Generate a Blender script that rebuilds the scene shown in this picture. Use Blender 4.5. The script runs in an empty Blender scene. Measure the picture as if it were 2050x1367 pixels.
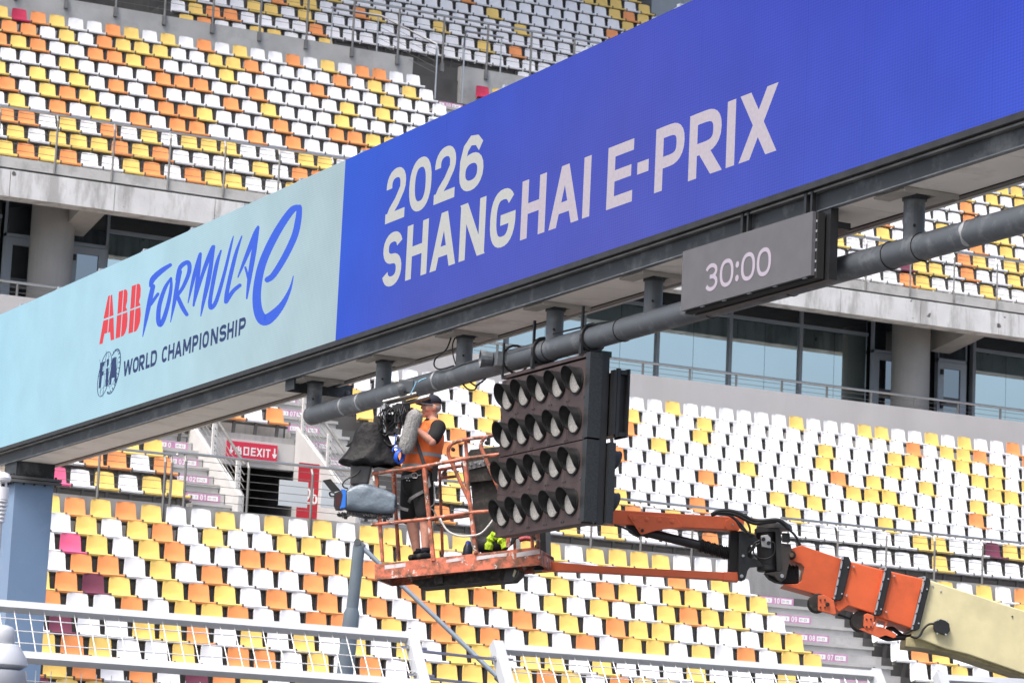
import bpy, math, random
import numpy as np
from mathutils import Vector, Matrix

random.seed(7)
scn = bpy.context.scene
COL = scn.collection
CZ = 1.65                                   # camera height above the track; all heights below are written relative to the eye
FPX, CXP, CYP = 6178.5, 1025.0, 683.5       # focal length and centre in pixels of the 2050 x 1367 photograph
YAW, PITCH, ROLL = [math.radians(a) for a in (26.0137, 9.535, 2.662)]

# ------------------------------------------------------------------ camera, sky, sun, exposure
def cam_axes():
    cy, sy, cp, sp = math.cos(YAW), math.sin(YAW), math.cos(PITCH), math.sin(PITCH)
    f = Vector((sy*cp, cy*cp, sp)); r = Vector((cy, -sy, 0)); u = r.cross(f)
    c, s = math.cos(ROLL), math.sin(ROLL)
    return c*r+s*u, -s*r+c*u, f
CR, CU, CF = cam_axes()
cd = bpy.data.cameras.new('camera'); cam = bpy.data.objects.new('camera', cd); COL.objects.link(cam)
cam.matrix_world = Matrix(((CR.x, CU.x, -CF.x, 0), (CR.y, CU.y, -CF.y, 0), (CR.z, CU.z, -CF.z, CZ), (0, 0, 0, 1)))
cd.sensor_width = 36; cd.lens = FPX/2050*36; cd.clip_start = 0.5; cd.clip_end = 3000
cd.dof.use_dof = True; cd.dof.focus_distance = 33.0; cd.dof.aperture_fstop = 6.3
scn.camera = cam

SUN_EL, SUN_AZ = math.radians(60), math.radians(248)    # compass-like: 0 = +Y (towards the stand), clockwise
world = bpy.data.worlds.new('World'); scn.world = world; world.use_nodes = True
nt = world.node_tree; nt.nodes.clear()
sky = nt.nodes.new('ShaderNodeTexSky'); sky.sky_type = 'NISHITA'; sky.sun_disc = False
sky.sun_elevation = SUN_EL; sky.sun_rotation = SUN_AZ; sky.air_density = 1.0; sky.dust_density = 6.0; sky.ozone_density = 1.0
bg = nt.nodes.new('ShaderNodeBackground'); bg.inputs[1].default_value = 0.15
wo = nt.nodes.new('ShaderNodeOutputWorld')
nt.links.new(sky.outputs[0], bg.inputs[0]); nt.links.new(bg.outputs[0], wo.inputs[0])
sd = bpy.data.lights.new('sun', 'SUN'); sd.energy = 1.8; sd.angle = math.radians(18); sd.color = (1.0, 0.985, 0.96)
sun = bpy.data.objects.new('sun', sd); COL.objects.link(sun)
sdir = Vector((math.sin(SUN_AZ)*math.cos(SUN_EL), math.cos(SUN_AZ)*math.cos(SUN_EL), math.sin(SUN_EL)))
sun.rotation_euler = sdir.to_track_quat('Z', 'Y').to_euler(); sun.location = sdir*100
EXPO = 0.9
scn.view_settings.view_transform = 'Standard'; scn.view_settings.look = 'None'
scn.view_settings.exposure = EXPO; scn.view_settings.gamma = 1.0; scn.view_settings.use_curve_mapping = False
scn.cycles.max_bounces = 6; scn.cycles.use_denoising = True

# ------------------------------------------------------------------ photogrammetry helpers (pixel of the photograph -> point on a real plane)
def ray(x, y): return CR*((x-CXP)/FPX) + CU*(-(y-CYP)/FPX) + CF
def onX(x, y, X): d = ray(x, y); return d*(X/d.x)
def onY(x, y, Y): d = ray(x, y); return d*(Y/d.y)
def onZ(x, y, Z): d = ray(x, y); return d*(Z/d.z)
HF = Vector((math.sin(YAW), math.cos(YAW), 0)); HR = Vector((math.cos(YAW), -math.sin(YAW), 0)); UP = Vector((0, 0, 1))
def onD(x, y, D): d = ray(x, y); return d*(D/d.dot(HF))          # on the upright plane D metres ahead
def onP(x, y, p0, n): d = ray(x, y); return d*(p0.dot(n)/d.dot(n))
def pix(p): q = Vector(p); w = q.dot(CF); return CXP+FPX*q.dot(CR)/w, CYP-FPX*q.dot(CU)/w
def solveX(px, Y, Z):
    lo, hi = -20.0, 120.0
    for _ in range(45):
        m = (lo+hi)/2
        if pix((m, Y, Z))[0] < px: lo = m
        else: hi = m
    return m

# ------------------------------------------------------------------ materials
def lin(*c): return tuple(((v/255)/12.92 if v/255 <= .04045 else ((v/255+.055)/1.055)**2.4) for v in c)
MATS = {}
def mat(name, col, rough=.6, metal=0.0, spec=.5, var=0.0, vscale=3.0, bump=0.0, bscale=40.0, stain=None, stain_amt=0.5, stain_scale=2.0, stain_max=.66, specks=None, coords='pos', streak=False, detail=4):
    if name in MATS: return MATS[name]
    m = bpy.data.materials.new(name); m.use_nodes = True; N = m.node_tree.nodes; L = m.node_tree.links
    b = N['Principled BSDF']; b.inputs['Roughness'].default_value = rough; b.inputs['Metallic'].default_value = metal
    b.inputs['Specular IOR Level'].default_value = spec
    base = None
    if coords == 'pos': src = N.new('ShaderNodeNewGeometry').outputs['Position']
    else: src = N.new('ShaderNodeTexCoord').outputs['Object']
    if streak:
        mp = N.new('ShaderNodeMapping'); mp.inputs['Scale'].default_value = (1, 1, .22); L.new(src, mp.inputs[0]); ssrc = mp.outputs[0]
    else: ssrc = src
    rgb = N.new('ShaderNodeRGB'); rgb.outputs[0].default_value = (*col, 1); base = rgb.outputs[0]
    if var:
        n = N.new('ShaderNodeTexNoise'); n.inputs['Scale'].default_value = vscale; n.inputs['Detail'].default_value = detail; L.new(src, n.inputs['Vector'])
        mr = N.new('ShaderNodeMapRange'); mr.inputs['From Min'].default_value = .3; mr.inputs['From Max'].default_value = .7
        mr.inputs['To Min'].default_value = 1-var; mr.inputs['To Max'].default_value = 1+var; L.new(n.outputs[0], mr.inputs[0])
        mx = N.new('ShaderNodeMix'); mx.data_type = 'RGBA'; mx.blend_type = 'MULTIPLY'; mx.inputs[0].default_value = 1
        L.new(base, mx.inputs[6]); L.new(mr.outputs[0], mx.inputs[7]); base = mx.outputs[2]
    if stain:
        n = N.new('ShaderNodeTexNoise'); n.inputs['Scale'].default_value = stain_scale; n.inputs['Detail'].default_value = 8; n.inputs['Roughness'].default_value = .65
        L.new(ssrc, n.inputs['Vector'])
        mr = N.new('ShaderNodeMapRange'); mr.inputs['From Min'].default_value = .56-.14*stain_amt; mr.inputs['From Max'].default_value = stain_max; L.new(n.outputs[0], mr.inputs[0])
        sc = N.new('ShaderNodeMath'); sc.operation = 'MULTIPLY'; sc.inputs[1].default_value = stain_amt; L.new(mr.outputs[0], sc.inputs[0])
        mx = N.new('ShaderNodeMix'); mx.data_type = 'RGBA'; L.new(sc.outputs[0], mx.inputs[0]); L.new(base, mx.inputs[6]); mx.inputs[7].default_value = (*stain, 1); base = mx.outputs[2]
    if specks:
        n = N.new('ShaderNodeTexNoise'); n.inputs['Scale'].default_value = specks[0]; n.inputs['Detail'].default_value = 3; L.new(src, n.inputs['Vector'])
        mr = N.new('ShaderNodeMapRange'); mr.inputs['From Min'].default_value = specks[1]; mr.inputs['From Max'].default_value = specks[1]+.03; L.new(n.outputs[0], mr.inputs[0])
        mx = N.new('ShaderNodeMix'); mx.data_type = 'RGBA'; L.new(mr.outputs[0], mx.inputs[0]); L.new(base, mx.inputs[6]); mx.inputs[7].default_value = (*specks[2], 1); base = mx.outputs[2]
    L.new(base, b.inputs['Base Color'])
    if bump:
        n = N.new('ShaderNodeTexNoise'); n.inputs['Scale'].default_value = bscale; n.inputs['Detail'].default_value = 4; L.new(src, n.inputs['Vector'])
        bp = N.new('ShaderNodeBump'); bp.inputs['Strength'].default_value = bump; bp.inputs['Distance'].default_value = .02; L.new(n.outputs[0], bp.inputs['Height']); L.new(bp.outputs[0], b.inputs['Normal'])
    MATS[name] = m; return m
def emat(name, col, strength=1.0, mottling=0.0):
    if name in MATS: return MATS[name]
    m = bpy.data.materials.new(name); m.use_nodes = True; N = m.node_tree.nodes; L = m.node_tree.links
    b = N['Principled BSDF']; b.inputs['Base Color'].default_value = (.02, .02, .02, 1); b.inputs['Roughness'].default_value = .7
    b.inputs['Specular IOR Level'].default_value = .1
    b.inputs['Emission Color'].default_value = (*col, 1); b.inputs['Emission Strength'].default_value = strength*2**(-EXPO)
    if mottling:
        g = N.new('ShaderNodeNewGeometry'); n = N.new('ShaderNodeTexNoise'); n.inputs['Scale'].default_value = 26; n.inputs['Detail'].default_value = 3; L.new(g.outputs['Position'], n.inputs['Vector'])
        mr = N.new('ShaderNodeMapRange'); mr.inputs['From Min'].default_value = .3; mr.inputs['From Max'].default_value = .7; mr.inputs['To Min'].default_value = 1-mottling; mr.inputs['To Max'].default_value = 1+mottling; L.new(n.outputs[0], mr.inputs[0])
        mx = N.new('ShaderNodeMix'); mx.data_type = 'RGBA'; mx.blend_type = 'MULTIPLY'; mx.inputs[0].default_value = 1; mx.inputs[6].default_value = (*col, 1); L.new(mr.outputs[0], mx.inputs[7]); L.new(mx.outputs[2], b.inputs['Emission Color'])
    MATS[name] = m; return m

STEEL = mat('painted_grey_steel', (.095, .108, .122), .5, var=.12, vscale=1.5, stain=(.32, .34, .35), stain_amt=.35, stain_scale=5, bump=.05)
STEELDK = mat('dark_grey_steel', (.026, .031, .036), .55, var=.2, vscale=1.2, stain=(.2, .21, .22), stain_amt=.35, stain_scale=3)
SOFFIT = mat('soffit_panel', (.84, .80, .74), .6, var=.06, vscale=1, stain=(.3, .25, .2), stain_amt=.35, stain_scale=1.6)
COLUMN = mat('column_paint', (.165, .25, .385), .45, var=.08, vscale=.7, stain=(.4, .45, .5), stain_amt=.12, stain_scale=3)
CONC = mat('concrete', (.36, .36, .355), .9, var=.12, vscale=.8, bump=.25, bscale=25, stain=(.15, .15, .145), stain_amt=.5, stain_scale=1.6, streak=True)
CONCL = mat('pale_concrete', (.64, .645, .645), .88, var=.12, vscale=1.3, bump=.25, bscale=25, stain=(.24, .235, .22), stain_amt=.6, stain_scale=2.3, stain_max=.62, streak=True, specks=(3.2, .70, (.12, .115, .11)))
CONCD = mat('dark_concrete', (.10, .10, .10), .9, var=.12, vscale=.8, bump=.2)
WALLG = mat('grey_wall_paint', (.52, .51, .51), .8, var=.06, vscale=.6, stain=(.45, .44, .44), stain_amt=.5, stain_scale=.8, streak=True)
TERR = mat('terrace_concrete_shaded', (.09, .09, .09), .92, var=.2, vscale=1.5)  # shade under and between the seats is put into this concrete's colour
INOX = mat('stainless_steel', (.5, .5, .5), .3, metal=1.0, var=.05)
INOXD = mat('weathered_stainless', (.2, .2, .195), .45, metal=.5, var=.15, vscale=6)
BLACK = mat('black_metal', (.016, .017, .019), .45, var=.2, vscale=8)
BLACKM = mat('black_matt', (.012, .012, .013), .8)
RUBBER = mat('black_rubber', (.014, .014, .015), .6)
ALU = mat('grey_aluminium', (.42, .45, .49), .4, metal=.3, var=.05)
FENCEM = mat('galvanised_fence', (.50, .52, .55), .45, metal=.1, var=.06, vscale=4)

# ------------------------------------------------------------------ mesh builder
class MB:
    def __init__(s): s.v = []; s.f = []; s.m = []
    def add(s, vs, fs, mi=0):
        o = len(s.v); s.v += [Vector(v) for v in vs]
        for f in fs: s.f.append([i+o for i in f]); s.m.append(mi)
    def box(s, lo, hi, mi=0):
        x0, y0, z0 = lo; x1, y1, z1 = hi
        s.add([(x0,y0,z0),(x1,y0,z0),(x1,y1,z0),(x0,y1,z0),(x0,y0,z1),(x1,y0,z1),(x1,y1,z1),(x0,y1,z1)],
              [(0,3,2,1),(4,5,6,7),(0,1,5,4),(1,2,6,5),(2,3,7,6),(3,0,4,7)], mi); return s
    def obox(s, c, ax, ay, az, mi=0):          # oriented box: centre and three half-extent vectors
        c = Vector(c); vs = [c+ax*i+ay*j+az*k for k in (-1,1) for j in (-1,1) for i in (-1,1)]
        s.add(vs, [(0,2,3,1),(4,5,7,6),(0,1,5,4),(1,3,7,5),(3,2,6,7),(2,0,4,6)], mi); return s
    def prism(s, poly, off, mi=0):             # closed polygon (3D points) extruded by a vector
        off = Vector(off); n = len(poly); a = [Vector(p) for p in poly]; b = [p+off for p in a]
        s.add(a+b, [list(range(n))[::-1], list(range(n, 2*n))] + [(i, (i+1) % n, n+(i+1) % n, n+i) for i in range(n)], mi); return s
    def tube(s, pts, r, seg=8, closed=False, caps=True, mi=0):
        P = [Vector(p) for p in pts]; n = len(P)
        R = r if isinstance(r, (list, tuple)) else [r]*n
        T = []
        for i in range(n):
            a = P[(i-1) % n] if (closed or i > 0) else P[i]; b = P[(i+1) % n] if (closed or i < n-1) else P[i]
            t = (b-a); T.append(t.normalized() if t.length > 1e-9 else Vector((0, 0, 1)))
        ref = Vector((0, 0, 1)) if abs(T[0].z) < .9 else Vector((1, 0, 0))
        u = (ref - T[0]*ref.dot(T[0])).normalized(); vs = []
        for i in range(n):
            u = (u - T[i]*u.dot(T[i])).normalized(); w = T[i].cross(u)
            k = 1.0
            if 0 < i < n-1 or closed:
                a = (P[i]-P[(i-1) % n]).normalized(); k = 1/max(.5, a.dot(T[i]))
            for j in range(seg):
                an = 2*math.pi*j/seg; vs.append(P[i] + (u*math.cos(an)+w*math.sin(an))*R[i]*(k if seg == 4 else 1))
        fs = []
        for i in range(n if closed else n-1):
            i2 = (i+1) % n
            for j in range(seg): fs.append((i*seg+j, i*seg+(j+1) % seg, i2*seg+(j+1) % seg, i2*seg+j))
        if caps and not closed: fs += [list(range(seg))[::-1], [(n-1)*seg+j for j in range(seg)]]
        s.add(vs, fs, mi); return s
    def lathe(s, prof, c, axis, seg=16, mi=0):  # profile (radius, along) round an axis
        c = Vector(c); ax = Vector(axis).normalized(); ref = Vector((0, 0, 1)) if abs(ax.z) < .9 else Vector((1, 0, 0))
        u = (ref-ax*ref.dot(ax)).normalized(); w = ax.cross(u); vs = []
        for r, h in prof:
            for j in range(seg):
                an = 2*math.pi*j/seg; vs.append(c+ax*h+(u*math.cos(an)+w*math.sin(an))*r)
        n = len(prof); fs = [(i*seg+j, i*seg+(j+1) % seg, (i+1)*seg+(j+1) % seg, (i+1)*seg+j) for i in range(n-1) for j in range(seg)]
        fs += [list(range(seg))[::-1], [(n-1)*seg+j for j in range(seg)]]
        s.add(vs, fs, mi); return s
    def mesh(s, name, mats, org=Vector((0, 0, 0)), smooth=False, dz=0.0):
        me = bpy.data.meshes.new(name)
        me.from_pydata([(v.x-org.x, v.y-org.y, v.z+dz-org.z) for v in s.v], [], s.f)
        for m in (mats if isinstance(mats, (list, tuple)) else [mats]): me.materials.append(m)
        if any(s.m): me.polygons.foreach_set('material_index', s.m)
        if smooth: me.polygons.foreach_set('use_smooth', [True]*len(me.polygons))
        me.update(); return me
    def build(s, name, mats, parent=None, smooth=False, org=None):
        w = wloc(parent) if parent is not None else (Vector(org)+Vector((0, 0, CZ)) if org is not None else Vector((0, 0, 0)))
        me = s.mesh(name, mats, w, smooth, CZ)
        o = bpy.data.objects.new(name, me); COL.objects.link(o)
        if parent is not None: o.parent = parent
        else: o.location = w
        if smooth:
            md = o.modifiers.new('bevel_normals', 'WEIGHTED_NORMAL') if False else None
        return o
def wloc(o):
    w = Vector((0, 0, 0))
    while o is not None: w += o.location; o = o.parent
    return w
def place(me, parent, loc, name=None, rot=None):    # another object sharing a mesh; loc relative to the eye like everything else
    o = bpy.data.objects.new(name or me.name, me); COL.objects.link(o)
    L_ = Vector(loc)+Vector((0, 0, CZ))
    if parent is not None: o.parent = parent; o.location = L_-wloc(parent)
    else: o.location = L_
    if rot is not None: o.rotation_euler = rot
    return o
def tag(o, label=None, cat=None, group=None, kind=None):
    if label: o['label'] = label
    if cat: o['category'] = cat
    if group: o['group'] = group
    if kind: o['kind'] = kind
    return o
def thing(name, loc, label, cat, group=None):
    o = bpy.data.objects.new(name, None); COL.objects.link(o); o.location = Vector(loc)+Vector((0, 0, CZ)); o.empty_display_size = .2
    return tag(o, label, cat, group)
def smooth_by_angle(o, deg=35):
    me = o.data
    me.polygons.foreach_set('use_smooth', [True]*len(me.polygons))
    try: me.set_sharp_from_angle(angle=math.radians(deg))
    except Exception: pass
    return o
def arc(cx, cy, rx, ry, a0, a1, n=14, e=1.0):
    out = []
    for i in range(n+1):
        a = math.radians(a0+(a1-a0)*i/n); c, s = math.cos(a), math.sin(a)
        out.append((cx+rx*math.copysign(abs(c)**e, c), cy+ry*math.copysign(abs(s)**e, s)))
    return out

# ------------------------------------------------------------------ lettering: every character is built from strokes with its own width
def glyph(ch):
    E_ = .78
    S_ = {
     'O': [('c', arc(.5,.5,.5,.5,0,360,28,E_)[:-1])], '0': [('c', arc(.5,.5,.5,.5,0,360,28,.86)[:-1])],
     'I': [('s', [(.5,0),(.5,1)])], 'L': [('s', [(0,1),(0,0)]), ('s', [(0,0),(1,0)])],
     'H': [('s', [(0,0),(0,1)]), ('s', [(1,0),(1,1)]), ('s', [(0,.5),(1,.5)])],
     'E': [('s', [(0,0),(0,1)]), ('s', [(0,1),(1,1)]), ('s', [(0,.51),(.9,.51)]), ('s', [(0,0),(1,0)])],
     'F': [('s', [(0,0),(0,1)]), ('s', [(0,1),(1,1)]), ('s', [(0,.5),(.85,.5)])],
     'T': [('s', [(.5,0),(.5,1)]), ('s', [(0,1),(1,1)])],
     'P': [('s', [(0,0),(0,1)]), ('s', [(0,1),(.5,1)]+arc(.5,.71,.5,.29,90,-90,12,.8)+[(0,.42)])],
     'R': [('s', [(0,0),(0,1)]), ('s', [(0,1),(.5,1)]+arc(.5,.71,.5,.29,90,-90,12,.8)+[(0,.42)]), ('d', (.36,.45,1.0,0))],
     'B': [('s', [(0,0),(0,1)]), ('s', [(0,1),(.45,1)]+arc(.45,.76,.5,.24,90,-90,10,.8)+[(0,.52)]), ('s', [(.4,.52)]+arc(.5,.26,.5,.26,90,-90,10,.8)+[(0,0)])],
     'D': [('s', [(0,0),(0,1)]), ('s', [(0,1),(.45,1)]+arc(.45,.5,.55,.5,90,-90,16,.8)+[(0,0)])],
     'S': [('s', arc(.5,.755,.5,.245,12,268,16,.9)+arc(.5,.255,.5,.255,88,-168,16,.9))],
     'C': [('s', arc(.5,.5,.5,.5,38,322,22,.8))],
     'G': [('s', arc(.5,.5,.5,.5,38,345,24,.8)+[(1,.46)]), ('s', [(1,.46),(.55,.46)])],
     'A': [('d', (0,0,.5,1)), ('d', (1,0,.5,1)), ('s', [(.2,.26),(.8,.26)])],
     'N': [('s', [(0,0),(0,1)]), ('s', [(1,0),(1,1)]), ('d', (0,1,1,0))],
     'M': [('s', [(0,0),(0,1)]), ('s', [(1,0),(1,1)]), ('d', (0,1,.5,.1)), ('d', (.5,.1,1,1))],
     'W': [('d', (0,1,.22,0)), ('d', (.22,0,.5,1)), ('d', (.5,1,.78,0)), ('d', (.78,0,1,1))],
     'X': [('d', (0,0,1,1)), ('d', (0,1,1,0))],
     '-': [('s', [(0,.5),(1,.5)])],
     '1': [('s', [(.6,0),(.6,1)]), ('d', (.1,.78,.6,1))],
     '2': [('s', arc(.5,.72,.5,.28,188,-28,14,.9)+[(.6,.33),(.2,.14),(.03,.0)]), ('s', [(0,0),(1,0)])],
     '3': [('s', arc(.45,.76,.5,.24,165,-80,14)+[(.3,.53)]), ('s', [(.3,.53)]+arc(.48,.265,.52,.265,85,-160,14))],
     '5': [('s', [(.95,1),(.1,1)]), ('s', [(.1,1),(.05,.5)]), ('s', [(.05,.5)]+arc(.47,.31,.5,.31,115,-155,14))],
     '6': [('c', arc(.5,.3,.5,.3,0,360,20,.9)[:-1]), ('s', [(0,.32),(.01,.6),(.14,.86),(.42,1.0),(.75,.96),(.98,.8)])],
     '7': [('s', [(0,1),(1,1)]), ('d', (.3,0,.95,1))],
     '8': [('c', arc(.5,.75,.44,.25,0,360,16)[:-1]), ('c', arc(.5,.25,.5,.25,0,360,16)[:-1])],
     '9': [('c', arc(.5,.68,.5,.32,0,360,18)[:-1]), ('s', [(1,.68),(.97,.35),(.75,.05),(.2,0)])],
     'b': [('s', [(0,0),(0,1)]), ('c', arc(.5,.3,.5,.3,0,360,18)[:-1])],
     'i': [('s', [(.5,0),(.5,.66)]), ('s', [(.5,.8),(.5,1.04)])],
     'v': [('s', [(.5,0),(.5,1)]), ('d', (0,.4,.5,0)), ('d', (.5,0,1,.4))],           # down arrow
     'q': [('s', [(0,0),(0,1)]), ('s', [(0,1),(1,1)]), ('s', [(1,1),(1,0)]), ('s', [(1,0),(0,0)])],       # the mouth character
     'u': [('s', [(.5,0),(.5,1)]), ('s', [(0,.08),(1,.08)]), ('s', [(0,0),(0,.36)]), ('s', [(1,0),(1,.36)]), ('s', [(.1,.52),(.9,.52)]), ('s', [(.1,.52),(.1,.86)]), ('s', [(.9,.52),(.9,.86)])],   # the exit character
    }
    return S_.get(ch, [])
def glyph_faces(ch, W, H, tx, ty):
    out = []
    if ch == ':':
        for cy in (.2, .68): out.append(([(W/2+tx*.62*math.cos(a*math.pi/8), cy*H+tx*.62*math.sin(a*math.pi/8)) for a in range(16)], [list(range(16))]))
        return out
    def T(p): return (tx/2+p[0]*(W-tx), ty/2+p[1]*(H-ty))
    for g in glyph(ch):
        if g[0] == 'd':
            x0, y0, x1, y1 = g[1]; a = T((x0, y0)); b = T((x1, y1))
            ya = 0 if y0 == 0 else (H if y0 == 1 else a[1]); yb = 0 if y1 == 0 else (H if y1 == 1 else b[1])
            dx, dy = b[0]-a[0], yb-ya; hw = tx/2*math.hypot(dx, dy)/max(abs(dy), 1e-6)
            hw = min(hw, tx*.8)
            out.append(([(a[0]-hw, ya), (a[0]+hw, ya), (b[0]+hw, yb), (b[0]-hw, yb)], [[0, 1, 2, 3]])); continue
        P = [T(p) for p in g[1]]; n = len(P); cl = g[0] == 'c'; vs = []
        for i in range(n):
            a = P[i-1] if (i > 0 or cl) else P[i]; b = P[(i+1) % n] if (i < n-1 or cl) else P[i]
            dx, dy = b[0]-a[0], b[1]-a[1]; l = math.hypot(dx, dy) or 1; nx, ny = -dy/l, dx/l
            q = P[i]
            if not cl and i in (0, n-1) and n == 2:     # straight strokes reach the edge of the letter box
                e = -1 if i == 0 else 1; q = (q[0]+e*dx/l*tx/2*(0.98), q[1]+e*dy/l*ty/2*(0.98))
            vs += [(q[0]+nx*tx/2, q[1]+ny*ty/2), (q[0]-nx*tx/2, q[1]-ny*ty/2)]
        fs = [[2*i, 2*i+1, (2*i+3) % (2*n), (2*i+2) % (2*n)] for i in range(n if cl else n-1)]
        out.append((vs, fs))
    return out
def letter(mb, ch, W, H, tx, ty, place3, mi=0, step=.0004):
    for k, (vs, fs) in enumerate(glyph_faces(ch, W, H, tx, ty)):
        mb.add([place3(x, y, k*step) for x, y in vs], fs, mi)
# ================================================================== THE SETTING
gm = MB(); gm.add([(-900,-900,-CZ),(900,-900,-CZ),(900,900,-CZ),(-900,900,-CZ)], [(0,1,2,3)])
tag(gm.build('ground', mat('ground_asphalt', (.12, .12, .118), .9, var=.1, vscale=.5)), kind='structure')
gm = MB(); gm.box((-200, 19.0, -CZ-.2), (200, 40.0, -CZ+.004))
tag(gm.build('track', mat('track_asphalt', (.085, .085, .085), .85, var=.12, vscale=.8)), kind='structure')
gm = MB(); gm.box((-200, 40.0, -CZ-.2), (200, 46.4, -CZ+.008))
tag(gm.build('run_off_strip', mat('run_off_concrete', (.22, .22, .215), .9, var=.1, vscale=.8)), kind='structure')

# ------------------------------------------------------------------ rows of the three seating tiers (front edge of the seats)
LIP = .36
def LY(k): return 54.75-.708*k
def LZ(k): return 5.96-.413*k
def UY(k): return 64.45-.7*k if k < 9 else 58.05
def UZ(k): return 10.79-.42*k if k < 9 else 6.9
def TY(k): return 73.58-.9*k
def TZ(k): return 20.36-.593*k
def RY(k): return 80.1-.9*k
def RZ(k): return 24.93-.61*k
X0, X1 = 12.0, 66.0
stand = thing('grandstand', (38, 60, -CZ), 'grey concrete grandstand with three tiers of coloured seats and a glazed terrace behind the gantry', 'grandstand')
def steps(YY, ZZ, ks, front, back, zbot, xs, name, m):
    b = MB()
    for xa, xb in xs:
        prof = []
        for i, k in enumerate(sorted(ks, reverse=True)):
            y = YY(k)-front; z = ZZ(k)-LIP
            prof.append((y, zbot if i == 0 else prof[-1][1])); prof.append((y, z))
        prof.append((back, prof[-1][1])); prof.append((back, zbot))
        b.prism([(xa, y, z) for y, z in prof], (xb-xa, 0, 0))
    return b.build(name, m, stand)
AX0, AX1 = 32.47, 33.72                                     # stair aisle of the lowest tier
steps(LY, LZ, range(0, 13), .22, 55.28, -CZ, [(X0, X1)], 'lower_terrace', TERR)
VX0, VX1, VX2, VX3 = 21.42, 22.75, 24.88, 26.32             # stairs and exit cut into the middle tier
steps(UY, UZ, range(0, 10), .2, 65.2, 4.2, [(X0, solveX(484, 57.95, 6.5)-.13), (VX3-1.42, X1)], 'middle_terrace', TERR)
b = MB(); prof = []
for i, k in enumerate(range(4, -1, -1)):
    y = UY(k)-.2; z = UZ(k)-LIP; prof.append((y, 8.62 if i == 0 else prof[-1][1])); prof.append((y, z))
prof += [(65.2, prof[-1][1]), (65.2, 8.62)]
b.prism([(solveX(484, 57.95, 6.5)-.126, y, z) for y, z in prof], (VX3-1.43-(solveX(484, 57.95, 6.5)-.126), 0, 0)); b.build('terrace_over_exit', CONC, stand)
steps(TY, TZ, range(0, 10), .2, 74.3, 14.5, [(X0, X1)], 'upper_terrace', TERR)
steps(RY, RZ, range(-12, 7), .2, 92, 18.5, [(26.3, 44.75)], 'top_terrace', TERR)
# parapet between the lower and the middle tier, walkway behind it
b = MB(); b.box((X0, 55.3, 4.5), (VX0-1.3, 55.52, 6.38)); b.box((VX0-1.297, 55.27, 4.5), (X1, 55.49, 6.36)); b.build('parapet', CONC, stand)
b = MB(); b.box((X0, 55.53, 4.2), (X1, 57.84, 5.35)); b.build('walkway', CONC, stand)
XL_ = solveX(484, 57.95, 6.5)-.12
# exit: wall, dark opening with side walls, signs
b = MB(); b.box((XL_, 61.42, 8.05), (VX3-1.434, 61.62, 8.618)); b.box((XL_, 61.40, 5.35), (22.55, 61.6, 8.046)); b.box((solveX(602, 61.4, 7.3), 61.4, 5.35), (VX3-1.40, 61.6, 8.046)); b.build('exit_wall', mat('pale_wall', (.5, .5, .495), .85, var=.06), stand)
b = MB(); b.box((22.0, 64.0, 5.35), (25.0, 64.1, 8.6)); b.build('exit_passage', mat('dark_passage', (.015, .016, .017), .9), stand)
for xa, tp in ((XL_, 0), (VX3-1.44, 0)):
    b = MB(); b.prism([(xa, 57.9, 5.35), (xa, 61.4, 5.35), (xa, 61.4, 9.0), (xa, 57.9, 7.0)], (.12, 0, 0)); b.build('stair_side_wall', mat('pale_wall', (.5,)*3), stand)
RED = mat('red_sign', (.62, .03, .07), .5); SIGNW = mat('white_print', (.8, .8, .8), .6)
so = MB().box((23.3, 61.36, 8.19), (24.46, 61.40, 8.56)).build('exit_sign', RED, stand)
b = MB(); x = 23.34
for ch, w in (('v', .13), ('u', .17), ('q', .15), ('E', .13), ('X', .15), ('I', .05), ('T', .13), ('v', .13)):
    w *= .86; letter(b, ch, w, .18 if ch not in 'v' else .21, .032, .032, lambda px_, py_, dz, x=x: (x+px_, 61.357-dz, 8.28+py_)); x += w+(.042 if ch in 'vuq' else .018) + (.02 if ch == 'T' else 0)
b.build('lettering', SIGNW, so)
bn = MB().box((24.42, 59.96, 6.0), (24.93, 60.0, 8.06)).build('exit_banner', mat('crimson_banner', (.42, .015, .03), .55), stand)
b = MB(); x = 24.45
for ch, w in (('1', .1), ('2', .14), ('b', .14)): letter(b, ch, w, .34, .045, .045, lambda px_, py_, dz, x=x: (x+px_, 59.957-dz, 7.2+py_)); x += w+.02
b.build('lettering', SIGNW, bn)
# terrace wall under the glazing
b = MB(); b.box((X0, 65.22, 9.5), (X1, 65.5, 11.79)); b.build('terrace_wall', WALLG, stand)
b = MB(); b.box((X0, 65.5, 10.8), (X1, 67.9, 11.3)); b.build('terrace_floor', CONC, stand)
b = MB(); b.box((X0, 67.95, 11.2), (X1, 68.2, 15.2)); b.build('rear_wall', mat('dark_interior', (.02, .024, .025), .9), stand)
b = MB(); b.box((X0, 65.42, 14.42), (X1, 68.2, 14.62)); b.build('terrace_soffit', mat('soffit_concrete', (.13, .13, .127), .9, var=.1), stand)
GLASS = mat('reflective_glass', (.66, .76, .77), .015, metal=1.0, var=.03, vscale=.5)
GLASSD = mat('dark_glass', (.30, .33, .36), .02, metal=1.0)
FRAME = mat('window_frame', (.33, .37, .42), .45)
FRAMED = mat('dark_window_frame', (.07, .08, .09), .4)
mulx = [22.4, 24.5, 26.6, 28.7, 30.8, 32.87, 35.01, 37.12, 39.24, 41.35, 43.45]
mulx2 = [46.76, 48.9, 51.0, 53.1]; mulx0 = [12.6, 14.7, 16.8, 18.9, 19.9]
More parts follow.
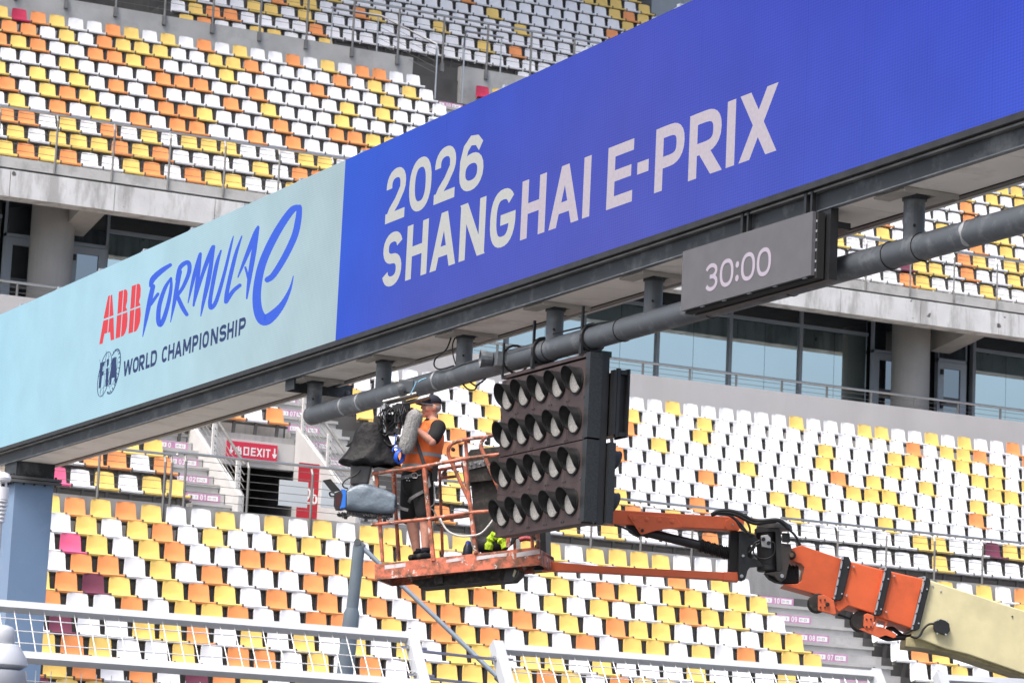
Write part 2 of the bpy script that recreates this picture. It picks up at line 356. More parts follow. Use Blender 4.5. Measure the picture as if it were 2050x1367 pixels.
for xs in (mulx[0:1]+mulx[1:], mulx2, mulx0):
    for xa, xb in zip(xs[:-1], xs[1:]):
        if xb-xa > 4: continue
        w = MB(); w.box((xa-.045, 67.62, 11.3), (xa+.045, 67.8, 14.42)); w.box((xa+.045, 67.63, 13.99), (xb-.046, 67.78, 14.07)); w.build('window_frame', FRAME, stand)
        p = MB(); p.box((xa+.047, 67.69, 11.3), ((xa+xb)/2-.006, 67.72, 13.988)); p.build('window_pane', GLASS, stand)
        p = MB(); p.box(((xa+xb)/2+.006, 67.693, 11.3), (xb-.047, 67.723, 13.988)); p.build('window_pane', GLASS, stand)
        p = MB(); p.box((xa+.047, 67.695, 14.072), (xb-.047, 67.725, 14.42)); p.build('upper_pane', GLASSD, stand)
def door(xa, xb, handle_right):
    d = MB(); y0, y1 = 67.5, 67.6
    d.box((xa, y0, 11.3), (xa+.16, y1, 13.55)); d.box((xb-.16, y0, 11.3), (xb, y1, 13.55)); d.box((xa+.16, y0, 13.38), (xb-.16, y1, 13.55))
    d.box((xa-.03, y0, 13.56), (xb+.03, y1+.05, 13.64)); d.box((xa-.03, y0, 11.3), (xa-.004, y1+.06, 14.42)); d.box((xb+.004, y0, 11.3), (xb+.03, y1+.06, 14.42))
    o = d.build('terrace_door', mat('door_frame', (.42, .48, .56), .45), stand)
    MB().box((xa+.162, 67.54, 11.3), (xb-.162, 67.57, 13.378)).build('door_pane', GLASSD, o)
    MB().box((xa+.163, 67.528, 12.38), (xb-.163, 67.539, 12.62)).build('push_panel', mat('frosted_strip', (.14, .15, .16), .6), o)
    hx = xb-.08 if handle_right else xa+.08
    h = MB(); h.box((hx-.03, 67.42, 12.3), (hx+.03, 67.5, 12.52)); h.box((hx-.09, 67.4, 12.42), (hx+.09, 67.43, 12.48)); h.build('door_handle', BLACK, o)
    h = MB(); h.box((hx-.04, 67.44, 13.2), (hx+.04, 67.5, 13.34)); h.build('door_hinge', BLACK, o)
    MB().box((xa, 67.55, 13.65), (xb, 67.58, 14.42)).build('transom_pane', GLASSD, o)
door(43.52, 44.35, True); door(45.55, 46.4, False); door(19.95, 20.75, True); door(21.5, 22.34, False)
for cx in (20.72, 44.0+.95-.0):
    cx = 20.72 if cx < 30 else 44.0+.0
    MB().lathe([(.50, 11.3), (.50, 14.42)], (cx if cx < 30 else 43.99, 66.5, 0), (0, 0, 1), 28).build('round_column', mat('column_concrete', (.3, .295, .285), .9, var=.08, vscale=1.5, bump=.2), stand)
    a = Vector(((21.21 if cx < 30 else 45.04), 66.7, 13.62)); c = Vector(((21.26 if cx < 30 else 45.24), 65.22, 13.96))
    MB().prism([(a.x-.3, a.y, a.z), (a.x+.3, a.y, a.z), (a.x+.3, a.y, a.z+.75), (a.x-.3, a.y, a.z+.75)], c-a).build('raker_beam', mat('raker_concrete', (.42, .41, .39), .9, var=.08, bump=.2), stand)
# edge of the upper tier: concrete panels with open joints
xj = [12.0, 14.35, 16.78, 19.17, 21.6, 24.0, 26.4, 28.8, 31.2, 33.6, 36.0, 38.4, 40.8, 43.2, 45.6, 48.0, 50.4, 52.8, 55.2, 57.6, 60, 62.4, 64.8]
for xa, xb in zip(xj[:-1], xj[1:]):
    fm = MB(); fm.box((xa+.008, 64.9, 13.93), (xb-.008, 65.4, 14.53)); fm.build('fascia_panel', CONCL, stand)
b = MB(); b.box((X0, 64.93, 14.585), (X1, 65.45, 14.82)); b.build('tier_edge_kerb', mat('kerb_concrete', (.5, .5, .485), .88, var=.08, bump=.2, stain=(.2, .2, .19), stain_amt=.4, stain_scale=2.5), stand)
b = MB(); b.box((X0, 65.0, 13.95), (X1, 65.35, 14.579)); b.build('edge_beam', CONCD, stand)
# wall between the upper and the top tier, with the stair notch
TX0, TX1 = 33.05, 34.25
b = MB(); b.box((X0, 74.32, 18.5), (32.9, 74.55, 21.3)); b.box((34.35, 74.32, 18.5), (44.75, 74.55, 21.3)); b.box((32.9, 75.0, 18.5), (34.35, 75.2, 20.95)); b.box((32.68, 74.55, 18.5), (32.9, 75.0, 21.29)); b.build('upper_wall', mat('upper_wall_concrete', (.4, .41, .41), .88, var=.12, vscale=1.2, bump=.25, stain=(.25, .26, .26), stain_amt=.4), stand)
b = MB(); b.box((12, 76.4, 19), (26.3, 76.6, 21.7)); b.box((12, 74.55, 19), (26.28, 76.4, 20.9)); b.build('concourse_wall', mat('concourse_grey', (.22, .22, .235), .9, var=.2), stand)
# canopy over the top tier
b = MB(); b.prism([(-30, 70, 40.0), (-30, 112, 34.0), (-30, 112, 34.6), (-30, 70, 40.6)], (74.3, 0, 0)); b.build('canopy_roof', mat('canopy', (.5, .5, .5), .8), stand)
b = MB(); b.box((44.8, 84.5, 18.5), (45.1, 92, 30)); b.build('side_wall', mat('gable_wall', (.02, .018, .02), .8), stand)
b = MB(); b.box((45.4, 84, 18.5), (60, 92, 36)); b.build('stair_tower', mat('tower_cladding', (.30, .34, .37), .5, var=.05), stand)

# stair steps with seat-number plates in the aisles
PLATE = mat('mauve_step_plate', (.50, .25, .42), .7, var=.15, vscale=6, stain=(.55, .45, .5), stain_amt=.4, stain_scale=9); PLATEP = mat('faded_pink_plate', (.55, .35, .48), .7, var=.2, vscale=4)
PRINTG = mat('grey_print', (.25, .23, .26), .7)
STEPC = mat('step_concrete', (.43, .43, .425), .9, var=.12, vscale=1.5, bump=.25, stain=(.25, .25, .24), stain_amt=.4, stain_scale=3)
def aisle(YY, ZZ, ks, xa, xb, labels, lx, lw, front):
    for k in ks:
        y = YY(k)-front; z = ZZ(k)-LIP; up = ZZ(k-1)-ZZ(k); dy = YY(k-1)-YY(k)
        s = MB(); s.box((xa, y-.004, z-.02), (xb, y+dy*.5-.003, z+.006)); s.box((xa, y-.006, z-up*.5), (xb, y-.002, z-.022)); s.box((xa, y+dy*.5, z+.003), (xb, y+dy+.0-.003, z+up*.5)); s.box((xa-.03, y+dy*.5-.04, z+up*.5-.05), (xb+.03, y+dy*.52, z+up*.5+.012)); s.build('aisle_step', STEPC, stand)
        if k in labels:
            zc = z+up*.80; yy = y+dy-.012
            p = MB().box((lx, yy, zc-.085), (lx+lw, yy+.01, zc+.075)).build('step_plate', PLATE, stand)
            t = MB(); q = lw*.22
            for ox in (.05, lw-.05-lw*.30): t.box((lx+ox, yy-.004, zc-.05), (lx+ox+lw*.30, yy, zc+.045))
            xx = lx+lw*.42
            for ch in labels[k]:
                letter(t, ch, .06, .11, .018, .018, lambda a, c, dz, xx=xx: (xx+a, yy-.003-dz, zc-.055+c)); xx += .075
            tag(t.build('row_number', SIGNW, p), kind='stuff')
            t = MB()
            for ox, tx_ in ((.075, '24-43'), (lw-.03-lw*.30, '01-23')):
                xx = lx+ox
                for ch in tx_:
                    letter(t, ch, .026, .05, .008, .008, lambda a, c, dz, xx=xx: (xx+a, yy-.007-dz, zc-.028+c)); xx += .034
            tag(t.build('seat_numbers', PRINTG, p), kind='stuff')
aisle(LY, LZ, range(1, 9), AX0, AX1+.42, {1: '10', 2: '09', 3: '08', 4: '07', 5: '06'}, AX0+.05, .82, .22)
aisle(UY, UZ, range(5, 10), VX0+.05, solveX(484, 57.95, 6.5)-.14, {5: '05', 6: '04', 7: '03', 8: '02', 9: '01'}, VX0+.02, .75, .2)
aisle(UY, UZ, range(1, 10), VX2+.05, VX3-.05, {2: '08', 3: '07', 4: '06', 5: '05', 6: '04'}, VX2+.1, .75, .2)
aisle(TY, TZ, range(1, 4), TX0, TX1, {1: '10', 2: '09'}, TX0+.1, .85, .2)
pt = MB().box((24.2, 76.36, 21.3), (25.3, 76.395, 21.62)).build('wall_plate', PLATE, stand)
# ================================================================== SEATS
SC = {'W': ('white', (.79, .80, .82)), 'Y': ('yellow', (.82, .59, .175)), 'O': ('orange', (.80, .325, .115)), 'P': ('pink', (.74, .14, .27)), 'M': ('maroon', (.17, .045, .075)), 'R': ('red', (.50, .035, .09))}
SM = {k: mat('seat_plastic_'+v[0], v[1], .38, var=.07, vscale=1.1, spec=.4, stain=tuple(c*.72 for c in v[1]), stain_amt=.35, stain_scale=2.6) for k, v in SC.items()}
BR = mat('seat_bracket', (.11, .105, .10), .7); BLK = mat('joint_block', (.3, .28, .26), .6)
def seat_shell():
    # one moulded shell: lip, pan and back with rounded corners; origin at the middle of the front edge
    b = MB()
    prof = [(.004, -.052), (-.008, -.045), (-.012, -.01), (.004, .006), (.07, -.006), (.16, -.026), (.21, -.018), (.235, .02)]
    hw = [.229, .23, .231, .231, .229, .222, .212, .206]
    nx = 6; rows = []
    for (y, z), w in zip(prof, hw):
        rows.append([(w*(2*i/nx-1), y, z - (.012*(1-(2*i/nx-1)**2) if 0.05 < y < .22 else 0)) for i in range(nx+1)])
    for t, (y, z) in zip((.2, .4, .6, .8, .93, 1.0), ((.252, .08), (.266, .16), (.278, .235), (.288, .30), (.294, .335), (.297, .352))):
        w = .208-.024*t; r = .052
        if t > .78: w = w - (r-math.sqrt(max(0, r*r-((t-.78)/.22*r)**2)))
        rows.append([(w*(2*i/nx-1), y+.026*(1-(2*i/nx-1)**2), z-(0.0 if t < 1 else .010*abs(2*i/nx-1)**3)) for i in range(nx+1)])
    n = nx+1; vs = [p for r in rows for p in r]; m = len(rows)
    back = [(x, y+(.016 if j > 6 else .012), z-.016 if 2 < j < 8 else z-(.0 if j > 8 else .003)) for j, r in enumerate(rows) for (x, y, z) in r]
    N = n*m
    fs = []
    for j in range(m-1):
        for i in range(nx):
            a = j*n+i; fs.append((a, a+1, a+n+1, a+n)); fs.append((N+a, N+a+n, N+a+n+1, N+a+1))
    for j in range(m-1):
        a = j*n; fs.append((a, a+n, N+a+n, N+a)); a = j*n+nx; fs.append((a, N+a, N+a+n, a+n))
    for i in range(nx):
        fs.append((i, N+i, N+i+1, i+1)); a = (m-1)*n+i; fs.append((a, a+1, N+a+1, N+a))
    b.add(vs+back, fs); return b
def seat_bracket():
    b = MB(); b.box((.234, -.010, -.046), (.266, .07, .018)); b.prism([(-.03, .04, -.055), (.03, .04, -.055), (.03, .1, -LIP), (-.03, .1, -LIP)], (0, .06, 0)); b.box((-.25, .1, -.11), (.25, .14, -.065)); return b
SHELL = seat_shell(); BRK = seat_bracket()
shell_me = {}
for k in SC:
    me = SHELL.mesh('seat', SM[k]); me.polygons.foreach_set('use_smooth', [True]*len(me.polygons))
    try: me.set_sharp_from_angle(angle=math.radians(50))
    except Exception: pass
    shell_me[k] = me
brk_me = BRK.mesh('seat_bracket', BR)
P5 = .5
seats = []                                                  # (tier, row, X centre, Y, Z, colour)
def fill(tier, YY, ZZ, k, xa, xb, segs, phase, seed, default='WWWWYWWOYW'):
    rnd = random.Random(seed*100+k+50); row = {}
    def idx(X): return round((X-phase)/P5)
    for px_, s in segs:
        i0 = idx(solveX(px_, YY(k), ZZ(k)))
        for j, c in enumerate(s): row[i0+j] = c
    i = math.ceil((xa-phase)/P5-.02)
    while phase+P5*(i+1) <= xb+.06:
        seats.append((tier, k, phase+P5*(i+.5), YY(k), ZZ(k), row.get(i) or rnd.choice(default))); i += 1
LROW = {0: [(110.4, 'OYOYWWYWYWYWYYWYYW'), (1108, 'YWYYYYWWW'), (1927.8, 'WYWO')],
 1: [(78, 'WYWYOWYW'), (435.9, 'WWYYWWYYYWY'), (1051.9, 'WYWWWWWOWYW')],
 2: [(103.4, 'PYWYOW'), (414.3, 'WOOWOYOOYW'), (902.7, 'YYWWYWOYWYYWYYW'), (1677, 'WWWY')],
 3: [(74.4, 'WOOWYWO'), (439.5, 'WWWOWYWOYY'), (838.8, 'YYOYWYWYWWYOYYWWW'), (1718, 'WWWW')],
 4: [(94.5, 'OMYWYO'), (415, 'YWOWOWOWOO'), (870, 'OWWOWYWOYYWWWWYYW'), (1773, 'WOYWWW')],
 5: [(62, 'OWWOWYYO'), (444, 'OWWOOWYWO'), (862, 'OYOWYWOWYYWYWOWYYW'), (1810, 'WWWYWY')],
 6: [(88.2, 'MWWYYO'), (417, 'WYWYWYWYW'), (888, 'YYWYYWYWWWYWWWYWWW'), (1845, 'WYWW')],
 7: [(56, 'YOYWWYWO'), (445, 'OOWYWOWYYYYYOYWOYYWWYWW')],
 8: [(80, 'YOWOWMOYWYYMWYYWYYWOYWYY')], 9: [(60, 'MYYOWWYMYWOY')]}
UROW = {0: [(890, 'WYWWYWW'), (1266.5, 'WWYWWWWWWYWWWYYWWYWYWWOW')], 1: [(690, 'OWWY'), (872, 'WWYW'), (1262, 'YWWWYWWWWWWWWWWWOWYYOWWO')],
 2: [(655, 'WY'), (901, 'WWYWYW'), (1252, 'OWWWYWWWWWWYWWWYYWWYWYWW')], 3: [(540, 'Y'), (702, 'Y'), (886, 'YWYW'), (1243, 'WWYWWWWWWWWYWWWYWWWWYYW')],
 4: [(432, 'OWOW'), (875, 'WOW'), (1238, 'OWWWWWWYWWWWOWYWWYWWWYY')], 5: [(345, 'Y'), (884, 'OWY'), (1229, 'WWWWWOWWWWYWWYYYWWWWYWW')],
 6: [(282, 'W'), (1222, 'WWWWWWWWYWYWWWWYWWWOWWW')], 7: [(201, 'YYY'), (868, 'WY'), (1250, 'YWWWOWWWWYWWWWYWWWWWW')],
 8: [(127.6, 'WOOWO'), (872, 'YW'), (1643.8, 'WWWWWYYWWMYYWW')], 9: [(96, 'PWYWYY'), (890, 'OW'), (1093, 'WYWYWWW'), (1639, 'WWWWWWYWWWWWW')]}
TROW = {0: [(-10.7, 'YROYWWOYWYWOWYWWOWYWOOWW'), (945, 'RY')], 1: [(2, 'OOWYWOYYYWWYYOWWWWOWYWYW'), (1998, 'YYO')],
 2: [(-20, 'OYOWWOOYOWWWYWWWWOWWWYWWW'), (1973, 'YWYO')], 3: [(-5, 'WWWYWWWWOOOWWOWWWWYWYWWW'), (1889, 'WOWWYW')],
 4: [(-30, 'YWYWYWOWOWWWOWYWWWYWWWWWW'), (1862, 'WWOWY')], 5: [(-12.7, 'OWYOYWWWOOYWWWOWWOOY'), (1771, 'OWYWY')],
 6: [(2, 'YWOWYWOWOOWWOWOWWWO'), (1709, 'YWYW'), (1958.6, 'OWYW')], 7: [(-20, 'OOWYWOWYWYYYWWWYYW'), (1655, 'YWWYW'), (1900, 'WOYWYY')],
 8: [(-2, 'YWYYYOYOWWWWYWOO'), (1690, 'WWYWMYYWOW')], 9: [(-33, 'YYOYOWWYOWOYYWWY'), (1743.8, 'WWOYWWWYWW')]}
RROW = {-3: [(1150, 'YYWWYY')], -2: [(1160, 'YYYWYYW')], -1: [(1092.4, 'WWWWWYOY')], 0: [(935, 'OWWWWWWWWWWYW')], 1: [(831, 'WWWWWYWWWWWWWO')], 2: [(661.5, 'YWWWWWWWWWWWYWWWWWW')],
 3: [(550, 'OYYWWOYWWWYWWWWWWWWWW')], 4: [(465, 'WYYWYWWWWWWWWWWYWOWWW')], 5: [(345, 'WYOOWWWWOWWWWWWWWWWWWWWWW')], 6: [(361.5, 'YOWWYYWWY'), (1030, 'WWWWW')]}
PH = solveX(160.8, LY(0), LZ(0)) % P5
for k in range(0, 11):
    fill('L', LY, LZ, k, X0, AX0, LROW.get(k, []), AX0-.02-20*P5 if False else solveX(1518, LY(1), LZ(1)) % P5, 1)
    fill('L', LY, LZ, k, AX1, 50, LROW.get(k, []), solveX(1677, LY(2), LZ(2)) % P5, 2)
for k in range(0, 10):
    phu = solveX(383, UY(9), UZ(9)) % P5
    fill('U', UY, UZ, k, X0, VX0 if k >= 6 else (VX0+1.0 if k == 5 else VX2), UROW.get(k, []), phu if k >= 5 else solveX(580, UY(4), UZ(4)) % P5, 3)
    fill('U', UY, UZ, k, VX3, 52, UROW.get(k, []), solveX(1266.5, UY(0), UZ(0)) % P5, 4)
for k in range(0, 10):
    fill('T', TY, TZ, k, X0+2, TX0, TROW.get(k, []), solveX(852, TY(0), TZ(0)) % P5, 5)
    fill('T', TY, TZ, k, TX1, 56, TROW.get(k, []), solveX(1743.8, TY(9), TZ(9)) % P5, 6)
for k in range(-7, 7):
    if k == 6:
        fill('R', RY, RZ, k, 26.3, 31.0, RROW[6], solveX(361.5, RY(6), RZ(6)) % P5, 7, 'W'); fill('R', RY, RZ, k, 36.1, 44.6, RROW[6], solveX(361.5, RY(6), RZ(6)) % P5, 8, 'W')
    else: fill('R', RY, RZ, k, 26.3, 44.7, RROW.get(k, []), solveX(345, RY(5), RZ(5)) % P5, 9, 'WWWWY')
def seen(X, Y, Z):
    x, y = pix((X-.05, Y+.3, Z+.18))
    if not (4 < x < 2046 and 4 < y < 1362): return False
    top = 628-.452*x if x > 0 else 628; bot = 935-.31*x if x < 560 else 935-.31*560-(x-560)*.285
    if top-6 < y < bot+2: return False                       # behind the gantry
    if 985 < x < 1225 and 712 < y < 1050: return False       # behind the light panel
    if x < 95 and y > 880: return False
    return True
vis = [s for s in seats if seen(s[2], s[3], s[4])]
vis.sort(key=lambda s: s[2]*HF.x+s[3]*HF.y)
near = set(id(s) for s in vis[:300])
ORD = ['first', 'second', 'third', 'fourth', 'fifth', 'sixth', 'seventh', 'eighth', 'ninth', 'tenth', 'eleventh', 'twelfth', 'thirteenth', 'fourteenth', 'fifteenth', 'sixteenth', 'seventeenth', 'eighteenth', 'nineteenth', 'twentieth']
for i in range(1, 10): ORD.append('twenty-'+ORD[i-1])
ORD.append('thirtieth')
for i in range(1, 10): ORD.append('thirty-'+ORD[i-1])
allvis = {}
for s in sorted(vis, key=lambda s: s[2]):
    key = (s[0], s[1], s[0] == 'L' and s[2] > AX0); allvis.setdefault(key, []).append(s)
stuffv = {}
first_seat = None
for s in seats:
    tier, k, X, Y, Z, c = s
    if id(s) in near:
        o = place(shell_me[c], None, (X, Y, Z), 'stadium_seat'); rs = random.Random(int(X*1000)+k); o.rotation_euler = (rs.gauss(0, .022), rs.gauss(0, .007), rs.gauss(0, .012))
        bo = bpy.data.objects.new('seat_bracket', brk_me); COL.objects.link(bo); bo.parent = o
        row = allvis[(tier, k, tier == 'L' and X > AX0)]; n = row.index(s)
        if tier == 'L' and X > AX0:
            lab = '%s plastic seat right of the numbered stair, %s row under the parapet, %s along' % (SC[c][0], ORD[k], ORD[n])
        elif tier == 'L':
            lab = '%s plastic seat, %s row under the parapet rail, %s right of the blue-grey column' % (SC[c][0], ORD[k], ORD[n])
        else:
            nr = len(row)-1-n
            lab = '%s plastic seat, %s row above the parapet rail, %s from the right picture edge' % (SC[c][0], ORD[9-k], ORD[min(nr, len(ORD)-1)])
        tag(o, lab, 'seat', 'plastic seats of the grandstand')
    else: stuffv.setdefault(c, []).append((X, Y, Z))
rest = MB(); cols = list(SC)
sv = np.array([tuple(v) for v in SHELL.v]); bv = np.array([tuple(v) for v in BRK.v]); V = []; F = []; MI = []; off = 0
for ci, c in enumerate(cols):
    for (X, Y, Z) in stuffv.get(c, []):
        t = np.array((X, Y, Z+CZ)); V.append(sv+t); F += [[i+off for i in f] for f in SHELL.f]; MI += [ci]*len(SHELL.f); off += len(sv)
        V.append(bv+t); F += [[i+off for i in f] for f in BRK.f]; MI += [len(cols)]*len(BRK.f); off += len(bv)
V = np.concatenate(V); me = bpy.data.meshes.new('far_seats'); me.from_pydata(V.tolist(), [], F)
for c in cols: me.materials.append(SM[c])
me.materials.append(BR); me.polygons.foreach_set('material_index', MI); me.polygons.foreach_set('use_smooth', [True]*len(me.polygons))
try: me.set_sharp_from_angle(angle=math.radians(50))
except Exception: pass
fo = bpy.data.objects.new('far_seats', me); COL.objects.link(fo)
tag(fo, 'rows of white, yellow and orange plastic seats filling the upper tiers of the grandstand', 'seats', None, 'stuff')
print('seats', len(seats), 'visible', len(vis))
# ================================================================== START GANTRY WITH ITS LED WALL
GX = 14.0
def sag(Y): return -.045*max(0, 1-((Y-34)/14.0)**2)
gantry = thing('start_gantry', (14.4, 46.5, -CZ), 'steel gantry spanning the track with a long blue and pale cyan screen on its face', 'gantry')
SZ0, SZ1, SPLIT = 6.04, 8.242, 33.472
def led_mat():
    m = bpy.data.materials.new('led_wall'); m.use_nodes = True; N = m.node_tree.nodes; L = m.node_tree.links
    b = N['Principled BSDF']; b.inputs['Base Color'].default_value = (.008, .008, .008, 1); b.inputs['Roughness'].default_value = .7; b.inputs['Specular IOR Level'].default_value = .05
    g = N.new('ShaderNodeNewGeometry'); sp = N.new('ShaderNodeSeparateXYZ'); L.new(g.outputs['Position'], sp.inputs[0])
    def ramp(src, lo, hi, stops):
        mr = N.new('ShaderNodeMapRange'); mr.inputs['From Min'].default_value = lo; mr.inputs['From Max'].default_value = hi; L.new(src, mr.inputs[0])
        cr = N.new('ShaderNodeValToRGB'); e = cr.color_ramp.elements
        for i, (p, c) in enumerate(stops):
            el = e[i] if i < 2 else e.new(p)
            el.position = p; el.color = (*c, 1)
        L.new(mr.outputs[0], cr.inputs[0]); return cr.outputs[0]
    # what the wall shows: pale cyan page on the far side, blue-violet page on the near side
    pale = ramp(sp.outputs['Y'], 47.5, SPLIT, [(0, lin(180, 226, 246)), (.45, lin(184, 224, 240)), (.8, lin(184, 212, 222)), (1, lin(180, 202, 210))])
    blue_t = ramp(sp.outputs['Y'], SPLIT, 19.0, [(0, lin(52, 98, 222)), (.2, lin(58, 86, 202)), (.5, lin(70, 82, 190)), (.8, lin(54, 72, 194)), (1, lin(46, 64, 200))])
    blue_b = ramp(sp.outputs['Y'], SPLIT, 19.0, [(0, lin(54, 92, 218)), (.15, lin(76, 90, 194)), (.5, lin(82, 90, 188)), (.75, lin(70, 88, 198)), (1, lin(62, 88, 212))])
    zz = N.new('ShaderNodeMapRange'); zz.inputs['From Min'].default_value = 6.1+CZ; zz.inputs['From Max'].default_value = 8.2+CZ; L.new(sp.outputs['Z'], zz.inputs[0])
    mb = N.new('ShaderNodeMix'); mb.data_type = 'RGBA'; L.new(zz.outputs[0], mb.inputs[0]); L.new(blue_b, mb.inputs[6]); L.new(blue_t, mb.inputs[7])
    lt = N.new('ShaderNodeMath'); lt.operation = 'GREATER_THAN'; lt.inputs[1].default_value = SPLIT; L.new(sp.outputs['Y'], lt.inputs[0])
    mx = N.new('ShaderNodeMix'); mx.data_type = 'RGBA'; L.new(lt.outputs[0], mx.inputs[0]); L.new(mb.outputs[2], mx.inputs[6]); L.new(pale, mx.inputs[7])
    # diode rows and columns
    prev = mx.outputs[2]
    for ax, per, amp in (('Z', .029, .08), ('Y', .041, .07)):
        a = N.new('ShaderNodeMath'); a.operation = 'MULTIPLY'; a.inputs[1].default_value = 2*math.pi/per; L.new(sp.outputs[ax], a.inputs[0])
        s = N.new('ShaderNodeMath'); s.operation = 'SINE'; L.new(a.outputs[0], s.inputs[0])
        ma = N.new('ShaderNodeMath'); ma.operation = 'MULTIPLY_ADD'; ma.inputs[1].default_value = amp; ma.inputs[2].default_value = 1.0; L.new(s.outputs[0], ma.inputs[0])
        mm = N.new('ShaderNodeMix'); mm.data_type = 'RGBA'; mm.blend_type = 'MULTIPLY'; mm.inputs[0].default_value = 1; L.new(prev, mm.inputs[6]); L.new(ma.outputs[0], mm.inputs[7]); prev = mm.outputs[2]
    n = N.new('ShaderNodeTexNoise'); n.inputs['Scale'].default_value = 1.3; n.inputs['Detail'].default_value = 5; L.new(g.outputs['Position'], n.inputs['Vector'])
    mr = N.new('ShaderNodeMapRange'); mr.inputs['From Min'].default_value = .3; mr.inputs['From Max'].default_value = .7; mr.inputs['To Min'].default_value = .95; mr.inputs['To Max'].default_value = 1.05; L.new(n.outputs[0], mr.inputs[0])
    mm = N.new('ShaderNodeMix'); mm.data_type = 'RGBA'; mm.blend_type = 'MULTIPLY'; mm.inputs[0].default_value = 1; L.new(prev, mm.inputs[6]); L.new(mr.outputs[0], mm.inputs[7])
    L.new(mm.outputs[2], b.inputs['Emission Color']); b.inputs['Emission Strength'].default_value = .97*2**(-EXPO)
    return m
LED = led_mat()
CW = .957
ys = [SPLIT+CW*16-i*CW for i in range(0, 38)]
for i, y1 in enumerate(ys):                                  # one cabinet after the other, 1.5 mm joints
    y0 = y1-CW+.006; mb = MB()
    a, c = sag(y1), sag(y0)
    mb.add([(GX,y1,SZ0+a),(GX,y0,SZ0+c),(GX,y0,SZ1+c),(GX,y1,SZ1+a),(GX+.07,y1,SZ0+a),(GX+.07,y0,SZ0+c),(GX+.07,y0,SZ1+c),(GX+.07,y1,SZ1+a)],
           [(0,1,2,3),(4,7,6,5),(0,4,5,1),(2,6,7,3),(0,3,7,4),(1,5,6,2)])
    mb.build('screen_cabinet', LED, gantry)
def run(name, m, x0, x1, z0, z1, ya, yb, step=None, gap=0.0, joined=True, parent=gantry):
    n = max(1, round(abs(ya-yb)/(step or 1.1))); mb = MB(); out = []
    for i in range(n):
        p, q = ya+(yb-ya)*i/n-gap, ya+(yb-ya)*(i+1)/n+gap; a, c = sag(p), sag(q)
        if not joined: mb = MB()
        mb.add([(x0,p,z0+a),(x0,q,z0+c),(x0,q,z1+c),(x0,p,z1+a),(x1,p,z0+a),(x1,q,z0+c),(x1,q,z1+c),(x1,p,z1+a)],
               [(0,1,2,3),(4,7,6,5),(0,4,5,1),(2,6,7,3)]+([(0,3,7,4),(1,5,6,2)] if (not joined or i in (0, n-1)) else []))
        if not joined: out.append(mb.build(name, m, parent))
    return mb.build(name, m, parent) if joined else out
YA, YB = 48.5, 13.0
run('cabinet_frame', BLACK, GX+.072, GX+.64, SZ0+.02, SZ1-.03, YA, YB)
run('lower_trim', mat('trim_dark', (.022, .022, .023), .5, var=.3, vscale=5), GX-.012, GX+.07, SZ0-.062, SZ0-.004, YA, YB)
run('trim_edge', mat('trim_edge', (.22, .215, .21), .4, metal=.4, var=.3, vscale=3), GX+.03, GX+.1, SZ0-.09, SZ0-.07, YA, YB)
run('fascia_beam', STEELDK, GX+.085, GX+.11, SZ0-.245, SZ0-.095, YA, YB)
run('flange_edge', STEEL, GX+.07, GX+.13, SZ0-.258, SZ0-.247, YA, YB)
run('soffit_panel', SOFFIT, GX+.132, GX+.70, SZ0-.25, SZ0-.2, YA, YB, step=2.3, gap=.006, joined=False)
run('rear_channel', BLACK, GX+.705, GX+.78, SZ0-.262, SZ0-.10, YA, YB)
run('rear_flange', mat('pale_steel_edge', (.5, .5, .49), .5), GX+.782, GX+.83, SZ0-.265, SZ0-.250, YA, YB)
lug = MB(); lug.box((-.05, -.045, 0), (.05, .045, .012)); lug.box((-.03, -.03, .012), (.03, .03, .05)); lug_me = lug.mesh('lifting_lug', ALU)
for y in ys[::2]:
    place(lug_me, gantry, (GX+.06, y-.4, SZ1+sag(y)), 'lifting_lug')
# the column at the grandstand end, with its bolted splice
b = MB(); b.box((14.1, 46.25, -CZ), (14.72, 46.87, 5.44)); b.build('column', COLUMN, gantry)
b = MB(); b.box((14.1, 46.25, 5.545), (14.72, 46.87, 5.795)); b.box((14.13, 46.22, 5.56), (14.5, 46.25, 5.79)); b.build('column_head', STEELDK, gantry)
for z in (5.44, 5.495): MB().box((14.0, 46.15, z+.002), (14.82, 46.97, z+.045)).build('splice_plate', mat('plate_grey', (.10, .105, .11), .6, var=.2), gantry)
bolt = MB(); bolt.lathe([(.018, 0), (.018, .03)], (0, 0, 0), (0, 0, 1), 6); bolt_me = bolt.mesh('bolt', BLACK)
for i in range(5):
    place(bolt_me, gantry, (14.05+.17*i, 46.19, 5.541), 'bolt'); place(bolt_me, gantry, (14.04, 46.3+.13*i, 5.541), 'bolt')
    place(bolt_me, gantry, (14.05+.17*i, 46.19, 5.41), 'bolt'); place(bolt_me, gantry, (14.04, 46.3+.13*i, 5.41), 'bolt')
